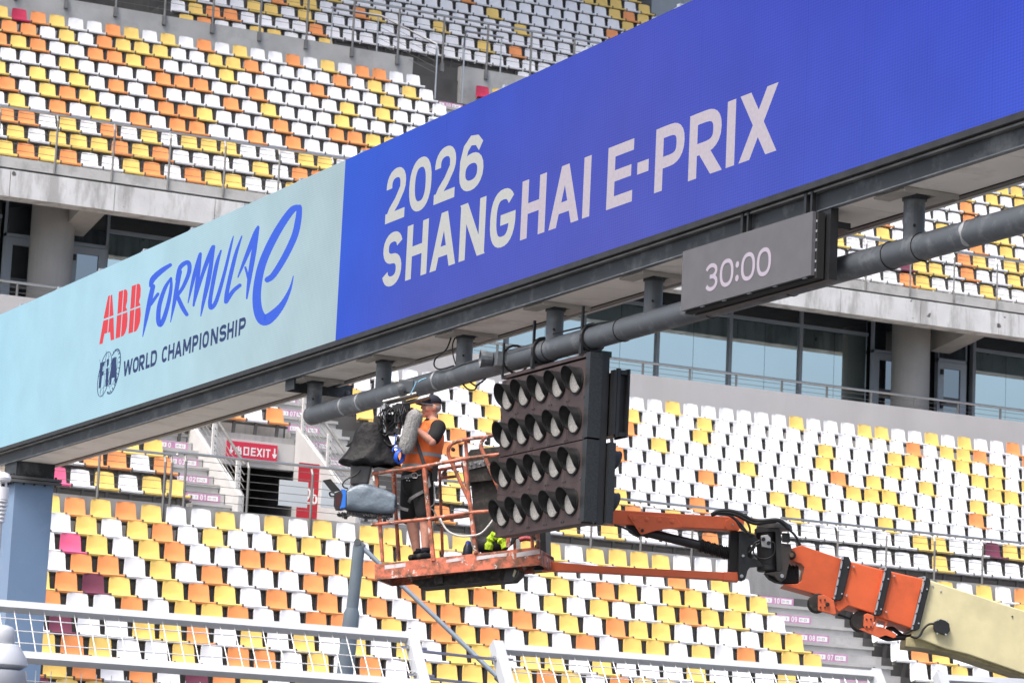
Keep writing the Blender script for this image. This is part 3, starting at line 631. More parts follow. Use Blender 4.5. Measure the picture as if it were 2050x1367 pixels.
# hangers and the pipe below the soffit
PX, PZ, PR = 14.4, 5.305, .117
hy = [35.0, 32.9, 30.7, 28.5, 26.37, 24.1, 21.77, 19.5, 17.3, 15.1]
for i, y in enumerate(hy):
    zt = SZ0-.25+sag(y)
    MB().lathe([(.093, PZ-.02), (.093, zt-.004)], (PX, y, 0), (0, 0, 1), 20).build('hanger', STEEL, gantry, smooth=False)
    smooth_by_angle(gantry.children[-1])
    pl = MB(); pl.box((PX-.26, y-.24, zt-.03), (PX-.10, y+.24, zt-.012)); pl.box((PX+.10, y-.24, zt-.03), (PX+.27, y+.24, zt-.012)); pl.box((PX-.27, y-.26, zt-.045), (PX+.28, y-.24, zt-.004)); pl.build('hanger_plate', mat('hanger_plate', (.38, .36, .33), .6, var=.15, vscale=4), gantry)
    pl = MB(); pl.lathe([(.108, zt-.05), (.108, zt-.006)], (PX, y, 0), (0, 0, 1), 20); pl.build('hanger_collar', STEELDK, gantry)
    MB().lathe([(.013, 0), (.013, .012)], (PX-.05, y-.082, PZ+.19), (-.5, -.86, 0), 10).build('drain_hole', BLACKM, gantry)
p = MB(); p.tube([(PX, 35.13, PZ), (PX, 35.05, PZ)]+[(PX, y, PZ) for y in np.linspace(34.9, 13.0, 22)], [.07, .117]+[PR]*22, 24); smooth_by_angle(p.build('cross_pipe', STEEL, gantry))
b = MB(); a = onY(551, 753, 35.28); c = onY(683, 763, 35.28); zt = SZ0-.262
b.box((14.12, 35.26, zt-.17), (15.02, 35.29, zt)); b.box((14.12, 35.0, zt-.17), (14.14, 35.26, zt)); b.build('end_bracket', STEELDK, gantry)
for x in (14.2, 14.95): MB().lathe([(.03, 0), (.03, .02), (.018, .02), (.018, .045)], (x, 35.262, zt-.1), (0, -1, 0), 8).build('bracket_bolt', STEEL, gantry)
for px_ in (1249, 1425, 1586, 1786, 1847, 1105):
    y = onX(px_, 700-.27*(px_-1000), PX).y; t = MB(); t.tube([(PX+(PR+.004)*math.cos(a), y, PZ+(PR+.004)*math.sin(a)) for a in np.linspace(0, 2*math.pi, 24)[:-1]], .005, 5, closed=True); t.build('cable_tie', BLACKM, gantry)
SCUFF = mat('chalky_scuff', (.38, .40, .42), .7, var=.3, vscale=9)
for y in (33.95, 33.45, 20.9, 31.3):
    t = MB(); A = np.linspace(2.0, 4.4, 14); rr = PR+.003
    w0 = .02
    t.add([(PX+rr*math.cos(a), y+s*w0*(1+.6*math.sin(5*a)), PZ+rr*math.sin(a)) for a in A for s in (-1, 1)], [(2*i, 2*i+1, 2*i+3, 2*i+2) for i in range(13)]); t.build('paint_scuff', SCUFF, gantry)
CABLE = mat('black_cable', (.012, .012, .013), .5)
def cable(pts, r=.011, name='cable', parent=None, m=None, sub=6, seg=6):
    P = [Vector(p) for p in pts]; out = []
    for i in range(len(P)-1):
        p0 = P[max(0, i-1)]; p1 = P[i]; p2 = P[i+1]; p3 = P[min(len(P)-1, i+2)]
        for k in range(sub):
            t = k/sub; out.append(.5*((2*p1)+(p2-p0)*t+(2*p0-5*p1+4*p2-p3)*t*t+(3*p1-p0-3*p2+p3)*t**3))
    out.append(P[-1]); b = MB(); b.tube(out, r, seg); return b.build(name, m or CABLE, parent, smooth=True)
gx = lambda x, y, X=14.27: onX(x, y, X)
cable([gx(903, 676), gx(893, 700), gx(872, 718), gx(870, 733), gx(882, 739), gx(908, 732)], .009, 'cable', gantry)
cable([gx(911, 676), gx(906, 690), gx(907, 710), gx(912, 728)], .008, 'cable', gantry)
cable([gx(926, 768, 14.4), gx(937, 779, 14.4), gx(950, 780, 14.4), gx(956, 770, 14.4), gx(966, 764, 14.4)], .010, 'cable', gantry)
cable([gx(941, 765, 14.4), gx(953, 772, 14.4), gx(962, 766, 14.4), gx(972, 758, 14.4)], .010, 'cable', gantry)
cable([gx(862, 753, 14.3), gx(900, 742, 14.3), gx(930, 729, 14.3), gx(985, 716, 14.3)], .008, 'cable', gantry)
cable([gx(1012, 712, 14.3), gx(1060, 698, 14.3), gx(1110, 690, 14.3)], .012, 'cable', gantry)
cable([gx(1108, 668, 14.33), gx(1160, 656, 14.33), gx(1195, 648, 14.33), gx(1262, 638, 14.33)], .010, 'cable', gantry)

# ---- what the screen shows
def scr(dx=.004): return lambda y0, z0: (lambda x, y, dz: (GX-dx-dz, y0-x, z0+y))
TXT = emat('screen_text_white', lin(200, 190, 202), 1.0, .06); TXTP = emat('screen_text_pale', lin(202, 203, 200), 1.0, .05)
big = [('2',32.177,31.638,1),('0',31.535,30.935,1),('2',30.848,30.301,1),('6',30.195,29.585,1),
 ('S',32.178,31.645,0),('H',31.519,30.946,0),('A',30.856,30.199,0),('N',30.106,29.471,0),('G',29.35,28.736,0),('H',28.601,28.035,0),('A',27.938,27.284,0),('I',27.195,27.046,0),
 ('E',26.682,26.143,0),('P',25.698,25.13,0),('R',25.035,24.429,0),('I',24.331,24.172,0),('X',24.076,23.442,0)]
def on_screen(mb, ch, ya, yb, z0, z1, tx, ty, mi=0): letter(mb, ch, ya-yb, z1-z0, tx, ty, scr()(ya, z0), mi)
for ch, ya, yb, up in big:
    mb = MB(); on_screen(mb, ch, ya, yb, 7.19 if up else 6.425, 7.815 if up else 7.06, .155, .115); mb.build('screen_letter', TXTP if ya > 29 else TXT, gantry)
MB().add([(GX-.004, 26.059, 6.675), (GX-.004, 25.83, 6.675), (GX-.004, 25.83, 6.795), (GX-.004, 26.059, 6.795)], [(0, 1, 2, 3)])
mb = MB(); mb.add([(GX-.004, 26.059, 6.675), (GX-.004, 25.83, 6.675), (GX-.004, 25.83, 6.795), (GX-.004, 26.059, 6.795)], [(0, 1, 2, 3)]); mb.build('screen_hyphen', TXT, gantry)
NAVY = emat('screen_navy', lin(28, 58, 112), 1.0, .05); REDL = emat('screen_red', lin(232, 62, 74), 1.0, .03); BLUEL = emat('screen_blue', lin(48, 98, 228), 1.0, .03)
# second line: equal steps along the measured width
c3 = lambda x, y: (180+x/5.0625, 540+y/5.0625); c4 = lambda x, y: (280+x/4.557, 390+y/4.557)
line = [('W',(343,436)),('O',(440,500)),('R',(503,560)),('L',(573,615)),('D',(622,686)),('C',(735,795)),('H',(800,862)),('A',(866,940)),('M',(950,1032)),('P',(1045,1105)),('I',(1115,1140)),('O',(1148,1214))]
yy = []
for ch, (xa, xb) in line:
    ym = 980-.42*(xa-350); yy.append((ch, onX(*c3(xa, ym), GX).y, onX(*c3(xb, ym-.42*(xb-xa)), GX).y))
for ch, xa, xb in (('N', 652, 718), ('S', 730, 795), ('H', 803, 862), ('I', 872, 895), ('P', 908, 972)):
    ym = 1310-.44*(xa-640); yy.append((ch, onX(*c4(xa, ym-30), GX).y, onX(*c4(xb, ym-30-.44*(xb-xa)), GX).y))
for ch, ya, yb in yy:
    if ch == 'I': ya, yb = (ya+yb)/2+.032, (ya+yb)/2-.032
    mb = MB(); on_screen(mb, ch, ya, yb, 6.475, 6.70, .062, .05); mb.build('screen_letter', NAVY, gantry)
def spoly(mb, pts, f, k=0): mb.add([onX(*f(*p), GX-.004-.0004*k) for p in pts], [list(range(len(pts)))])
def stroke(mb, pts, f, k=0, sub=7):                          # brush stroke: (x, y, width) control points, rounded ends
    P = []; n = len(pts)
    for i in range(n-1):
        p0, p1, p2, p3 = [np.array(pts[j], float) for j in (max(0, i-1), i, i+1, min(n-1, i+2))]
        for q in range(sub):
            t = q/sub; P.append(.5*((2*p1)+(p2-p0)*t+(2*p0-5*p1+4*p2-p3)*t*t+(3*p1-p0-3*p2+p3)*t**3))
    P.append(np.array(pts[-1], float)); vs = []
    for i, p in enumerate(P):
        a = P[max(0, i-1)]; b = P[min(len(P)-1, i+1)]; d = b[:2]-a[:2]; d = d/(np.hypot(*d) or 1); nrm = np.array((-d[1], d[0]))
        w = max(p[2], 2)
        vs += [tuple(p[:2]+nrm*w/2), tuple(p[:2]-nrm*w/2)]
    mb.add([onX(*f(*v), GX-.004-.0004*k) for v in vs], [(2*i, 2*i+1, 2*i+3, 2*i+2) for i in range(len(P)-1)])
    for e, q in ((0, 1), (-1, -2)):
        p = P[e]; r = max(p[2], 2)/2; mb.add([onX(*f(p[0]+r*math.cos(t), p[1]+r*math.sin(t)), GX-.0042-.0004*k) for t in np.linspace(0, 2*math.pi, 13)[:-1]], [list(range(12))])
# red three-letter mark, split by thin lines
for grp in ([[(185,266),(204,260),(190,480),(137,500)], [(210,258),(226,252),(240,462),(196,478)], [(136,516),(188,500),(176,640),(148,648),(128,748),(94,758)], [(196,497),(240,482),(246,706),(210,718),(204,632),(184,638)]],
            [[(293,222),(338,207),(322,432),(278,452)], [(344,205),(360,198),(376,208),(382,240),(378,320),(364,378),(380,412),(330,430)], [(274,466),(322,450),(306,682),(260,698)], [(330,448),(380,428),(382,500),(376,580),(358,640),(340,668),(314,680)]],
            [[(424,166),(468,150),(453,384),(408,402)], [(474,148),(492,141),(508,150),(516,190),(512,270),(498,326),(514,360),(460,382)], [(405,416),(452,400),(437,632),(390,648)], [(460,398),(512,378),(516,450),(508,530),(488,592),(468,622),(445,632)]]):
    mb = MB()
    for poly in grp: spoly(mb, poly, c3)
    mb.build('screen_red_letter', REDL, gantry)
# handwritten word and the big looping e
W_ = [[[(26,1292,8),(60,1120,34),(92,960,44),(120,835,42)], [(100,830,34),(118,770,50),(190,700,48),(278,640,32)], [(98,1000,30),(165,905,28)]],
      [[(284,760,20),(230,850,34),(180,1000,40),(168,1130,42),(185,1185,44),(222,1120,40),(262,980,36),(284,850,30),(286,765,20)]],
      [[(280,1160,8),(318,960,36),(352,760,42),(365,700,40)], [(335,775,24),(370,660,40),(440,618,40),(450,700,38),(400,830,34),(345,915,30)], [(345,930,36),(390,1030,40),(428,1092,34)]],
      [[(440,985,10),(490,760,34),(545,560,32),(556,535,16)], [(556,540,20),(528,760,36),(490,1010,20)], [(492,1005,14),(580,700,34),(660,500,44),(676,470,24)], [(674,480,26),(628,760,44),(580,980,30),(556,1105,10)]],
      [[(740,510,16),(700,640,36),(650,900,36),(640,1000,38),(655,1028,40),(700,960,36),(770,720,30),(830,470,22),(853,378,8)]],
      [[(930,378,12),(870,560,34),(800,860,38),(786,975,40)], [(788,972,40),(850,880,36),(912,826,34)]],
      [[(895,752,12),(960,590,34),(1050,370,48),(1078,295,26)], [(1078,300,28),(1040,520,46),(1000,760,38),(975,945,16)], [(962,662,20),(978,720,22),(990,780,18)]],
      [[(1163,775,52),(1220,730,54),(1320,570,58),(1410,380,60),(1445,230,58),(1456,120,48)], [(1455,112,44),(1380,150,62),(1240,360,70),(1120,620,72),(1070,860,76),(1075,1040,84),(1125,1140,100),(1200,1110,90),(1300,1000,54),(1370,860,26),(1400,742,8)]]]
for g in W_:
    mb = MB()
    for k, st in enumerate(g): stroke(mb, st, c4, k)
    mb.build('screen_brush_letter', BLUEL, gantry)
# round crest: globe, cog ring, three letters
mb = MB()
def ell(cx, cy, rx, ry, w, sh=-.16, k=0, a0=0, a1=360, n=40):
    P = [(cx+rx*math.cos(math.radians(a))-sh*ry*math.sin(math.radians(a)), cy-ry*math.sin(math.radians(a))-.38*rx*math.cos(math.radians(a)), w) for a in np.linspace(a0, a1, n)]
    P = [(x, y, w) for x, y, w in P]; stroke(mb, P, c3, k, 1)
ell(148, 1058, 62, 226, 7); ell(246-8, 1030, 62, 226, 9, k=1, a0=-118, a1=128); ell(238-8, 1032, 40, 150, 4, k=2)
ell(148, 1058, 22, 226, 3, k=3); mb.build('screen_crest', NAVY, gantry)
mb = MB()
stroke(mb, [(166, 820, 3), (132, 1296, 3)], c3, 0); stroke(mb, [(80, 1080, 3), (225, 1030, 3)], c3, 1); ell(148, 1240, 50, 66, 3, k=2, a0=10, a1=170, n=14); ell(150, 880, 50, 66, 3, k=2, a0=190, a1=350, n=14)
for i in range(15):
    a = math.radians(-105+15.5*i); cx, cy = 230+62*math.cos(a)+.16*226*math.sin(a), 1030-226*math.sin(a)-.38*62*math.cos(a)
    stroke(mb, [(cx, cy, 9), (cx-10*math.cos(a), cy+18*math.sin(a), 9)], c3, 3)
mb.build('screen_crest_lines', NAVY, gantry)
for grp in ([[(104,945),(152,928),(146,972),(133,977),(126,1030),(142,1025),(137,1068),(121,1074),(108,1195),(88,1204)]], [[(172,905),(196,905),(190,965),(170,990)], [(164,1000),(190,992),(178,1178),(156,1185)]], [[(228,895),(266,886),(274,1142),(250,1152),(248,1090),(222,1098),(214,1162),(192,1170)]]):
    mb = MB()
    for poly in grp: spoly(mb, poly, c3, 5)
    mb.build('screen_crest_letter', NAVY, gantry)

# ---- hanging countdown display
ck = thing('countdown_display', (14.1, 23.85, 5.16), 'small dark grey hanging display reading 30:00 under the blue screen', 'display')
CKM = mat('display_face', (.105, .105, .115), .6, var=.06, vscale=6)
MB().box((13.95, 22.69, 5.165), (13.985, 25.0, 5.735)).build('display_panel', CKM, ck)
b = MB(); b.box((13.99, 22.66, 5.14), (14.06, 24.98, 5.73)); b.build('display_body', BLACKM, ck)
b = MB(); b.box((14.08, 22.6, 5.13), (14.16, 24.95, 5.78)); b.box((14.165, 22.62, 5.6), (14.3, 24.9, 5.66)); b.build('display_frame', BLACK, ck)
for z in (5.2, 5.28, 5.38, 5.47, 5.55, 5.64): MB().box((13.985, 22.672, z), (14.02, 22.688, z+.022)).build('panel_latch', ALU, ck)
for y in (22.8, 23.3, 23.75, 24.2, 24.6): MB().box((13.965, y, 5.156), (13.985, y+.06, 5.164)).build('bottom_clip', ALU, ck)
for y in (22.92, 24.02): b = MB(); b.box((14.02, y, 5.73), (14.06, y+.04, 5.95)); b.box((14.02, y-.1, 5.73), (14.06, y-.07, 5.95)); b.build('display_hanger', BLACK, ck)
cq = lambda x, y: (1390+x/11.39, 480+y/11.39); NUM = emat('clock_digits', lin(205, 192, 208), 1.0, .05)
for ch, L_, R_ in (('3', (262, 1060), (547, 650)), ('0', (588, 830), (902, 690)), (':', (935, 740), (1035, 720)), ('0', (1072, 720), (1390, 600)), ('0', (1433, 580), (1757, 470))):
    ya, yb = onX(*cq(*L_), 13.95).y, onX(*cq(*R_), 13.95).y; mb = MB()
    if ch == ':': letter(mb, ':', ya-yb, .262, .05, .05, lambda x, y, dz, ya=ya: (13.946-dz, ya-x, 5.274+y))
    else: letter(mb, ch, ya-yb, .262, .043, .038, lambda x, y, dz, ya=ya: (13.946-dz, ya-x, 5.274+y))
    mb.build('clock_digit', NUM, ck)

# ---- start light panel hung from the pipe
lp = thing('start_light_panel', (14.35, 28.5, 3.45), 'big black start light panel with four rows of unlit round lamps hung from the pipe', 'light panel')
LPM = mat('lamp_housing', (.055, .036, .036), .55, var=.12, vscale=4, stain=(.1, .085, .08), stain_amt=.3, stain_scale=4)
LPS = mat('carbon_side', (.022, .024, .026), .38, var=.35, vscale=60)
LENS = mat('clear_lens', (.56, .54, .50), .25, var=.28, vscale=70, detail=2, bump=.5, bscale=120); VIS = mat('visor_black', (.010, .0105, .0115), .42)
ly = [29.30-.391*i for i in range(5)]; lz = [4.865, 4.453, 4.03, 3.618]
for r in range(4):
    for i, y in enumerate(ly): MB().box((14.3, y-.193, lz[r]-.207+.0), (14.42, y+.193, lz[r]+.204)).build('lamp_module', LPM, lp)
b = MB(); b.box((14.285, 27.44, 4.255), (14.43, 27.535, 5.13)); b.box((14.285, 27.44, 3.40), (14.43, 27.535, 4.235)); b.build('panel_edge', LPS, lp)
b = MB(); b.box((14.435, 27.48, 3.40), (14.52, 29.5, 5.14)); b.box((14.43, 27.445, 3.38), (14.51, 27.478, 5.12)); b.build('panel_body', BLACK, lp)
MB().box((14.29, 27.5, 5.09), (14.42, 29.5, 5.125)).build('panel_rim', LPM, lp); MB().box((14.29, 27.5, 3.385), (14.42, 29.5, 3.408)).build('panel_rim', LPM, lp)
b = MB(); b.box((14.523, 27.4, 3.40), (14.60, 27.8, 4.22)); b.build('rear_housing', LPS, lp)
b = MB(); b.box((14.525, 27.36, 4.30), (14.56, 27.44, 4.96)); b.box((14.565, 27.36, 4.28), (14.60, 27.40, 4.98)); b.box((14.565, 27.40, 4.30), (14.68, 27.75, 4.95)); b.box((14.68, 27.34, 4.28), (14.70, 27.6, 4.98)); b.box((14.60, 27.355, 4.92), (14.68, 27.4, 4.965)); b.box((14.60, 27.355, 4.29), (14.68, 27.4, 4.33)); b.build('control_box', BLACK, lp)
def ring(r0, r1, a0, a1, x0, xf, n=22):                      # hood: a curved sheet from x0 forward to xf(angle)
    b = MB(); vs = []; m = 6
    for j in range(m+1):
        for i in range(n+1):
            a = math.radians(a0+(a1-a0)*i/n); t = j/m
            x = x0+(xf(a)-x0)*t
            rr = r0+(r1-r0)*t+.003*math.cos(j*math.pi)
            vs.append((x, rr*math.cos(a), rr*math.sin(a)))
    N = len(vs); vs += [(x, y*.955, z*.955) for x, y, z in vs]; w = n+1
    for j in range(m):
        for i in range(n): q = j*w+i; b.f += []; 
    fs = []
    for j in range(m):
        for i in range(n): q = j*w+i; fs += [(q, q+1, q+w+1, q+w), (N+q, N+q+w, N+q+w+1, N+q+1)]
    for i in range(n): q = m*w+i; fs.append((q, q+1, N+q+1, N+q))
    for j in range(m):
        q = j*w; fs.append((q, q+w, N+q+w, N+q)); q = j*w+n; fs.append((q, N+q, N+q+w, q+w))
    b.add(vs, fs); return b
vis_me = ring(.136, .142, -36, 216, -.002, lambda a: -.150*(.16+.84*max(0, math.sin((a+math.radians(36))/math.radians(252)*math.pi))**.75)).mesh('lamp_visor', VIS)
lens_b = MB(); lens_b.lathe([(.124, 0), (.124, .016), (.10, .026), (.05, .034), (.008, .037)], (0, 0, 0), (-1, 0, 0), 24); lens_me = lens_b.mesh('lamp_lens', LENS)
rim_b = MB(); rim_b.lathe([(.142, 0), (.142, .014), (.125, .014)], (0, 0, 0), (-1, 0, 0), 24); rim_me = rim_b.mesh('lamp_rim', BLACKM)
for me_ in (vis_me, lens_me):
    me_.polygons.foreach_set('use_smooth', [True]*len(me_.polygons)); me_.set_sharp_from_angle(angle=math.radians(40))
for z in lz:
    for y in ly:
        place(rim_me, lp, (14.299, y, z), 'lamp_rim'); place(lens_me, lp, (14.292, y, z), 'lamp_lens'); place(vis_me, lp, (14.29, y, z), 'lamp_visor')
for z in (4.03, 3.60):                                       # lamps on the back face show their hoods
    place(vis_me, lp, (14.602, 27.62, z), 'rear_visor', (0, 0, math.pi))
    place(lens_me, lp, (14.604, 27.62, z), 'rear_lens', (0, 0, math.pi))
sc_b = MB(); sc_b.lathe([(.009, 0), (.009, .008)], (0, 0, 0), (-1, 0, 0), 6); sc_me = sc_b.mesh('screw', STEELDK)
for z in lz:
    for y in ly:
        place(sc_me, lp, (14.299, y-.17, z-.185), 'screw'); place(sc_me, lp, (14.299, y+.17, z-.185), 'screw')
for y in (28.72, 27.62):                                     # flat bars and round clamps
    b = MB(); b.box((14.26, y-.012, 5.13), (14.285, y+.012, 5.62)); b.box((14.27, y+.03, 5.13), (14.33, y+.06, 5.3)); b.box((14.28, y-.02, 5.12), (14.4, y+.07, 5.16)); b.build('hanging_bar', BLACK, lp)
    b = MB(); b.tube([(PX+(PR+.02)*math.cos(a), y, PZ+(PR+.02)*math.sin(a)) for a in np.linspace(0, 2*math.pi, 20)[:-1]], .022, 6, closed=True); b.build('pipe_clamp', BLACK, lp)
    b = MB(); b.lathe([(.03, 0), (.03, .06), (.018, .06), (.018, .12)], (14.5, y-.05, PZ+.12), (.3, -1, .2), 8); b.box((14.44, y-.12, PZ-.2), (14.56, y+.02, PZ-.14)); b.build('clamp_bolt', mat('dark_green_paint', (.012, .05, .035), .5), lp)
# small horn-shaped lamp on the pipe
hn = thing('pipe_lamp', (14.3, 30.05, 5.25), 'small grey square lamp clamped to the pipe left of the start lights', 'lamp')
a = onX(1000, 722, 14.28)
b = MB(); b.box((14.18, a.y-.16, a.z-.075), (14.34, a.y+.03, a.z+.075)); b.build('lamp_body', ALU if False else STEEL, hn)
b = MB(); b.lathe([(.075, 0), (.095, .1), (.10, .13), (.08, .13), (.03, .03)], (14.18, a.y-.02, a.z), (-1, .3, 0), 14); b.build('lamp_shade', STEEL, hn)
b = MB(); b.tube([(14.4+.15*math.cos(t), a.y-.15, PZ+.15*math.sin(t)) for t in np.linspace(0, 2*math.pi, 18)[:-1]], .014, 5, closed=True); b.box((14.24, a.y-.165, a.z-.2), (14.26, a.y-.14, a.z+.17)); b.build('lamp_clamp', BLACK, hn)
# ================================================================== RAILINGS
def rail_thing(name, xs, Y, zb, zt, label, cables, post_r=.022, bend=True, hand_r=.028, mats=(INOX, INOXD), group=None, hand_off=.0, cable_r=.006, bracket=False, hand=True):
    t = thing(name, (xs[0], Y, zb), label, 'railing', group)
    zk = zt-.16 if bend else zt-.03
    for x in xs:
        b = MB()
        pts = [(x, Y, zb), (x, Y, zk)] + ([(x-.0, Y+.085, zt-.02)] if bend else [])
        b.tube(pts, post_r if not bend else post_r*1.1, 8 if not bend else 4); b.build('post', mats[1], t)
        if bracket: MB().box((x-.05, Y-.03, zb-.02), (x+.05, Y+.04, zb+.22)).build('post_bracket', mats[1], t)
    if hand:
        b = MB(); b.tube([(xs[0]-.15, Y+hand_off, zt), (xs[-1]+.15, Y+hand_off, zt)], hand_r, 10); smooth_by_angle(b.build('handrail', mats[0], t))
    for z in cables:
        yy = Y if z < zk else Y+.085*(z-zk)/(zt-zk)
        b = MB(); b.tube([(xs[0], yy, z), (xs[-1], yy, z)], cable_r, 5); b.build('wire', mats[1], t)
    return t
rail_thing('terrace_railing', [35.5+1.32*i for i in range(-17, 16)], 65.4, 11.78, 12.125, 'bright steel railing on the grey wall in front of the glazed terrace', [11.9, 12.02], post_r=.03, bend=False, hand_r=.034)
rail_thing('tier_edge_railing', [20.17+1.335*i for i in range(-6, 30)], 65.0-.09, 14.6, 15.94, 'steel wire railing along the front edge of the upper seating tier', [14.98, 15.13, 15.28, 15.43, 15.58, 15.73, 15.85], hand_off=.1, post_r=.024, hand_r=.026)
x_l = [onY(x, y, 55.25).x for x, y in ((198, 950), (330, 960))]; dx = x_l[1]-x_l[0]
rail_thing('parapet_railing', [x_l[0]+dx*i for i in range(-4, 2)]+[19.9], 55.27, 6.05, 7.33, 'steel wire railing on the concrete parapet beside the blue-grey column', [6.5, 6.65, 6.8, 6.95, 7.08, 7.2], hand_off=.07, post_r=.024)
rail_thing('parapet_railing', [20.17, 21.46, 22.79, 24.1, 25.4, 26.7, 27.9, 28.95, 30.1, 31.3, 32.5], 55.25, 6.05, 7.38, 'steel wire railing on the parapet in front of the exit and the stairs', [6.5, 6.65, 6.8, 6.95, 7.1, 7.25], hand_off=.07, post_r=.024)
rail_thing('parapet_railing', [33.6, 34.83, 36.05, 37.28, 38.52, 39.76, 41.0, 42.24, 43.5], 55.25, 6.05, 7.34, 'steel wire railing on the parapet above the numbered stair, behind the lift boom', [6.5, 6.65, 6.8, 6.95, 7.1, 7.22], hand_off=.07, post_r=.024)
rail_thing('upper_wall_railing', [20.4+1.335*i for i in range(0, 19)], 74.28, 21.05, 22.6, 'tall steel wire railing on the wall between the two highest tiers', [21.45, 21.65, 21.85, 22.05, 22.25, 22.42], post_r=.033, bend=False, hand_r=.035, bracket=True)
# stair handrails at the notch and the exit
def stair_rail(name, pts, posts, label, mats=(INOX, INOX), wires=5, r=.028):
    t = thing(name, pts[0], label, 'railing'); P = [Vector(p) for p in pts]
    b = MB(); b.tube(P, r, 8); smooth_by_angle(b.build('handrail', mats[0], t))
    for p, h in posts: b = MB(); b.tube([p, (p[0], p[1], p[2]+h)], .024, 8); b.build('post', mats[1], t)
    for i in range(1, wires+1):
        off = Vector((0, 0, -.16*i)); b = MB(); b.tube([P[0]+off, P[-1]+off] if len(P) < 4 else [P[1]+off, P[2]+off], .006, 5); b.build('wire', INOXD, t)
    return t
stair_rail('stair_railing', [(30.7, 75.0, 22.5), (32.2, 75.0, 22.5), (33.3, 73.7, 21.6), (33.3, 73.7, 21.3)], [((30.75, 75.0, 20.9), 1.55), ((32.1, 75.0, 20.9), 1.55), ((33.3, 73.65, 19.9), 1.6)], 'bent steel handrail left of the notch in the upper wall')
stair_rail('stair_railing', [(35.9, 75.0, 22.5), (34.75, 75.0, 22.5), (34.1, 73.7, 21.6), (34.1, 73.7, 21.3)], [((35.85, 75.0, 20.9), 1.55), ((34.1, 73.65, 19.9), 1.6)], 'bent steel handrail right of the notch in the upper wall, above the red seat')
WHITEP = mat('perforated_post', (.62, .62, .61), .6, var=.1, vscale=12)
def slat_rail(x, y0, z0, y1, z1, label):
    t = thing('exit_stair_railing', (x, y0, z0), label, 'railing')
    for k in range(3):
        y = y0+(y1-y0)*(.05+.45*k); z = z0+(z1-z0)*(.05+.45*k)
        p = MB().box((x-.05, y-.03, z-.1), (x+.05, y+.03, z+1.02)).build('perforated_post', WHITEP, t)
        for q in range(6): MB().lathe([(.012, 0), (.012, .004)], (x+.01, y-.031, z+.1+.15*q), (0, -1, 0), 8).build('post_hole', BLACKM, p)
    for q in range(7):
        b = MB(); b.tube([(x, y0-.2, z0+.12+.13*q-.1), (x, y1+.2, z1+.12+.13*q+.1)], .009, 5); b.build('stair_wire', INOXD, t)
    b = MB(); b.tube([(x, y0-.2, z0+1.0), (x, y1+.2, z1+1.2)], .032, 8); b.build('handrail', INOXD, t)
slat_rail(XL_+.06, 58.0, 6.6, 61.3, 8.75, 'white-posted stair railing left of the exit sign')
slat_rail(VX3-1.38, 58.0, 6.6, 61.3, 8.75, 'white-posted stair railing right of the exit sign')
wp = MB().box((0, 0, 0), (.62, .03, .5))
for (x, y), lab in (((556, 1011), 'white blank board tied to the railing in front of the dark exit'), ((640, 1015), 'white blank board on the railing right of the crimson banner')):
    a = onY(x, y, 55.6); b = MB(); b.box((a.x, 55.56, a.z), (a.x+.60, 55.58, a.z+.5)); tag(b.build('notice_board', mat('white_board', (.62, .67, .70), .4), org=(a.x, 55.57, a.z)), lab, 'board')

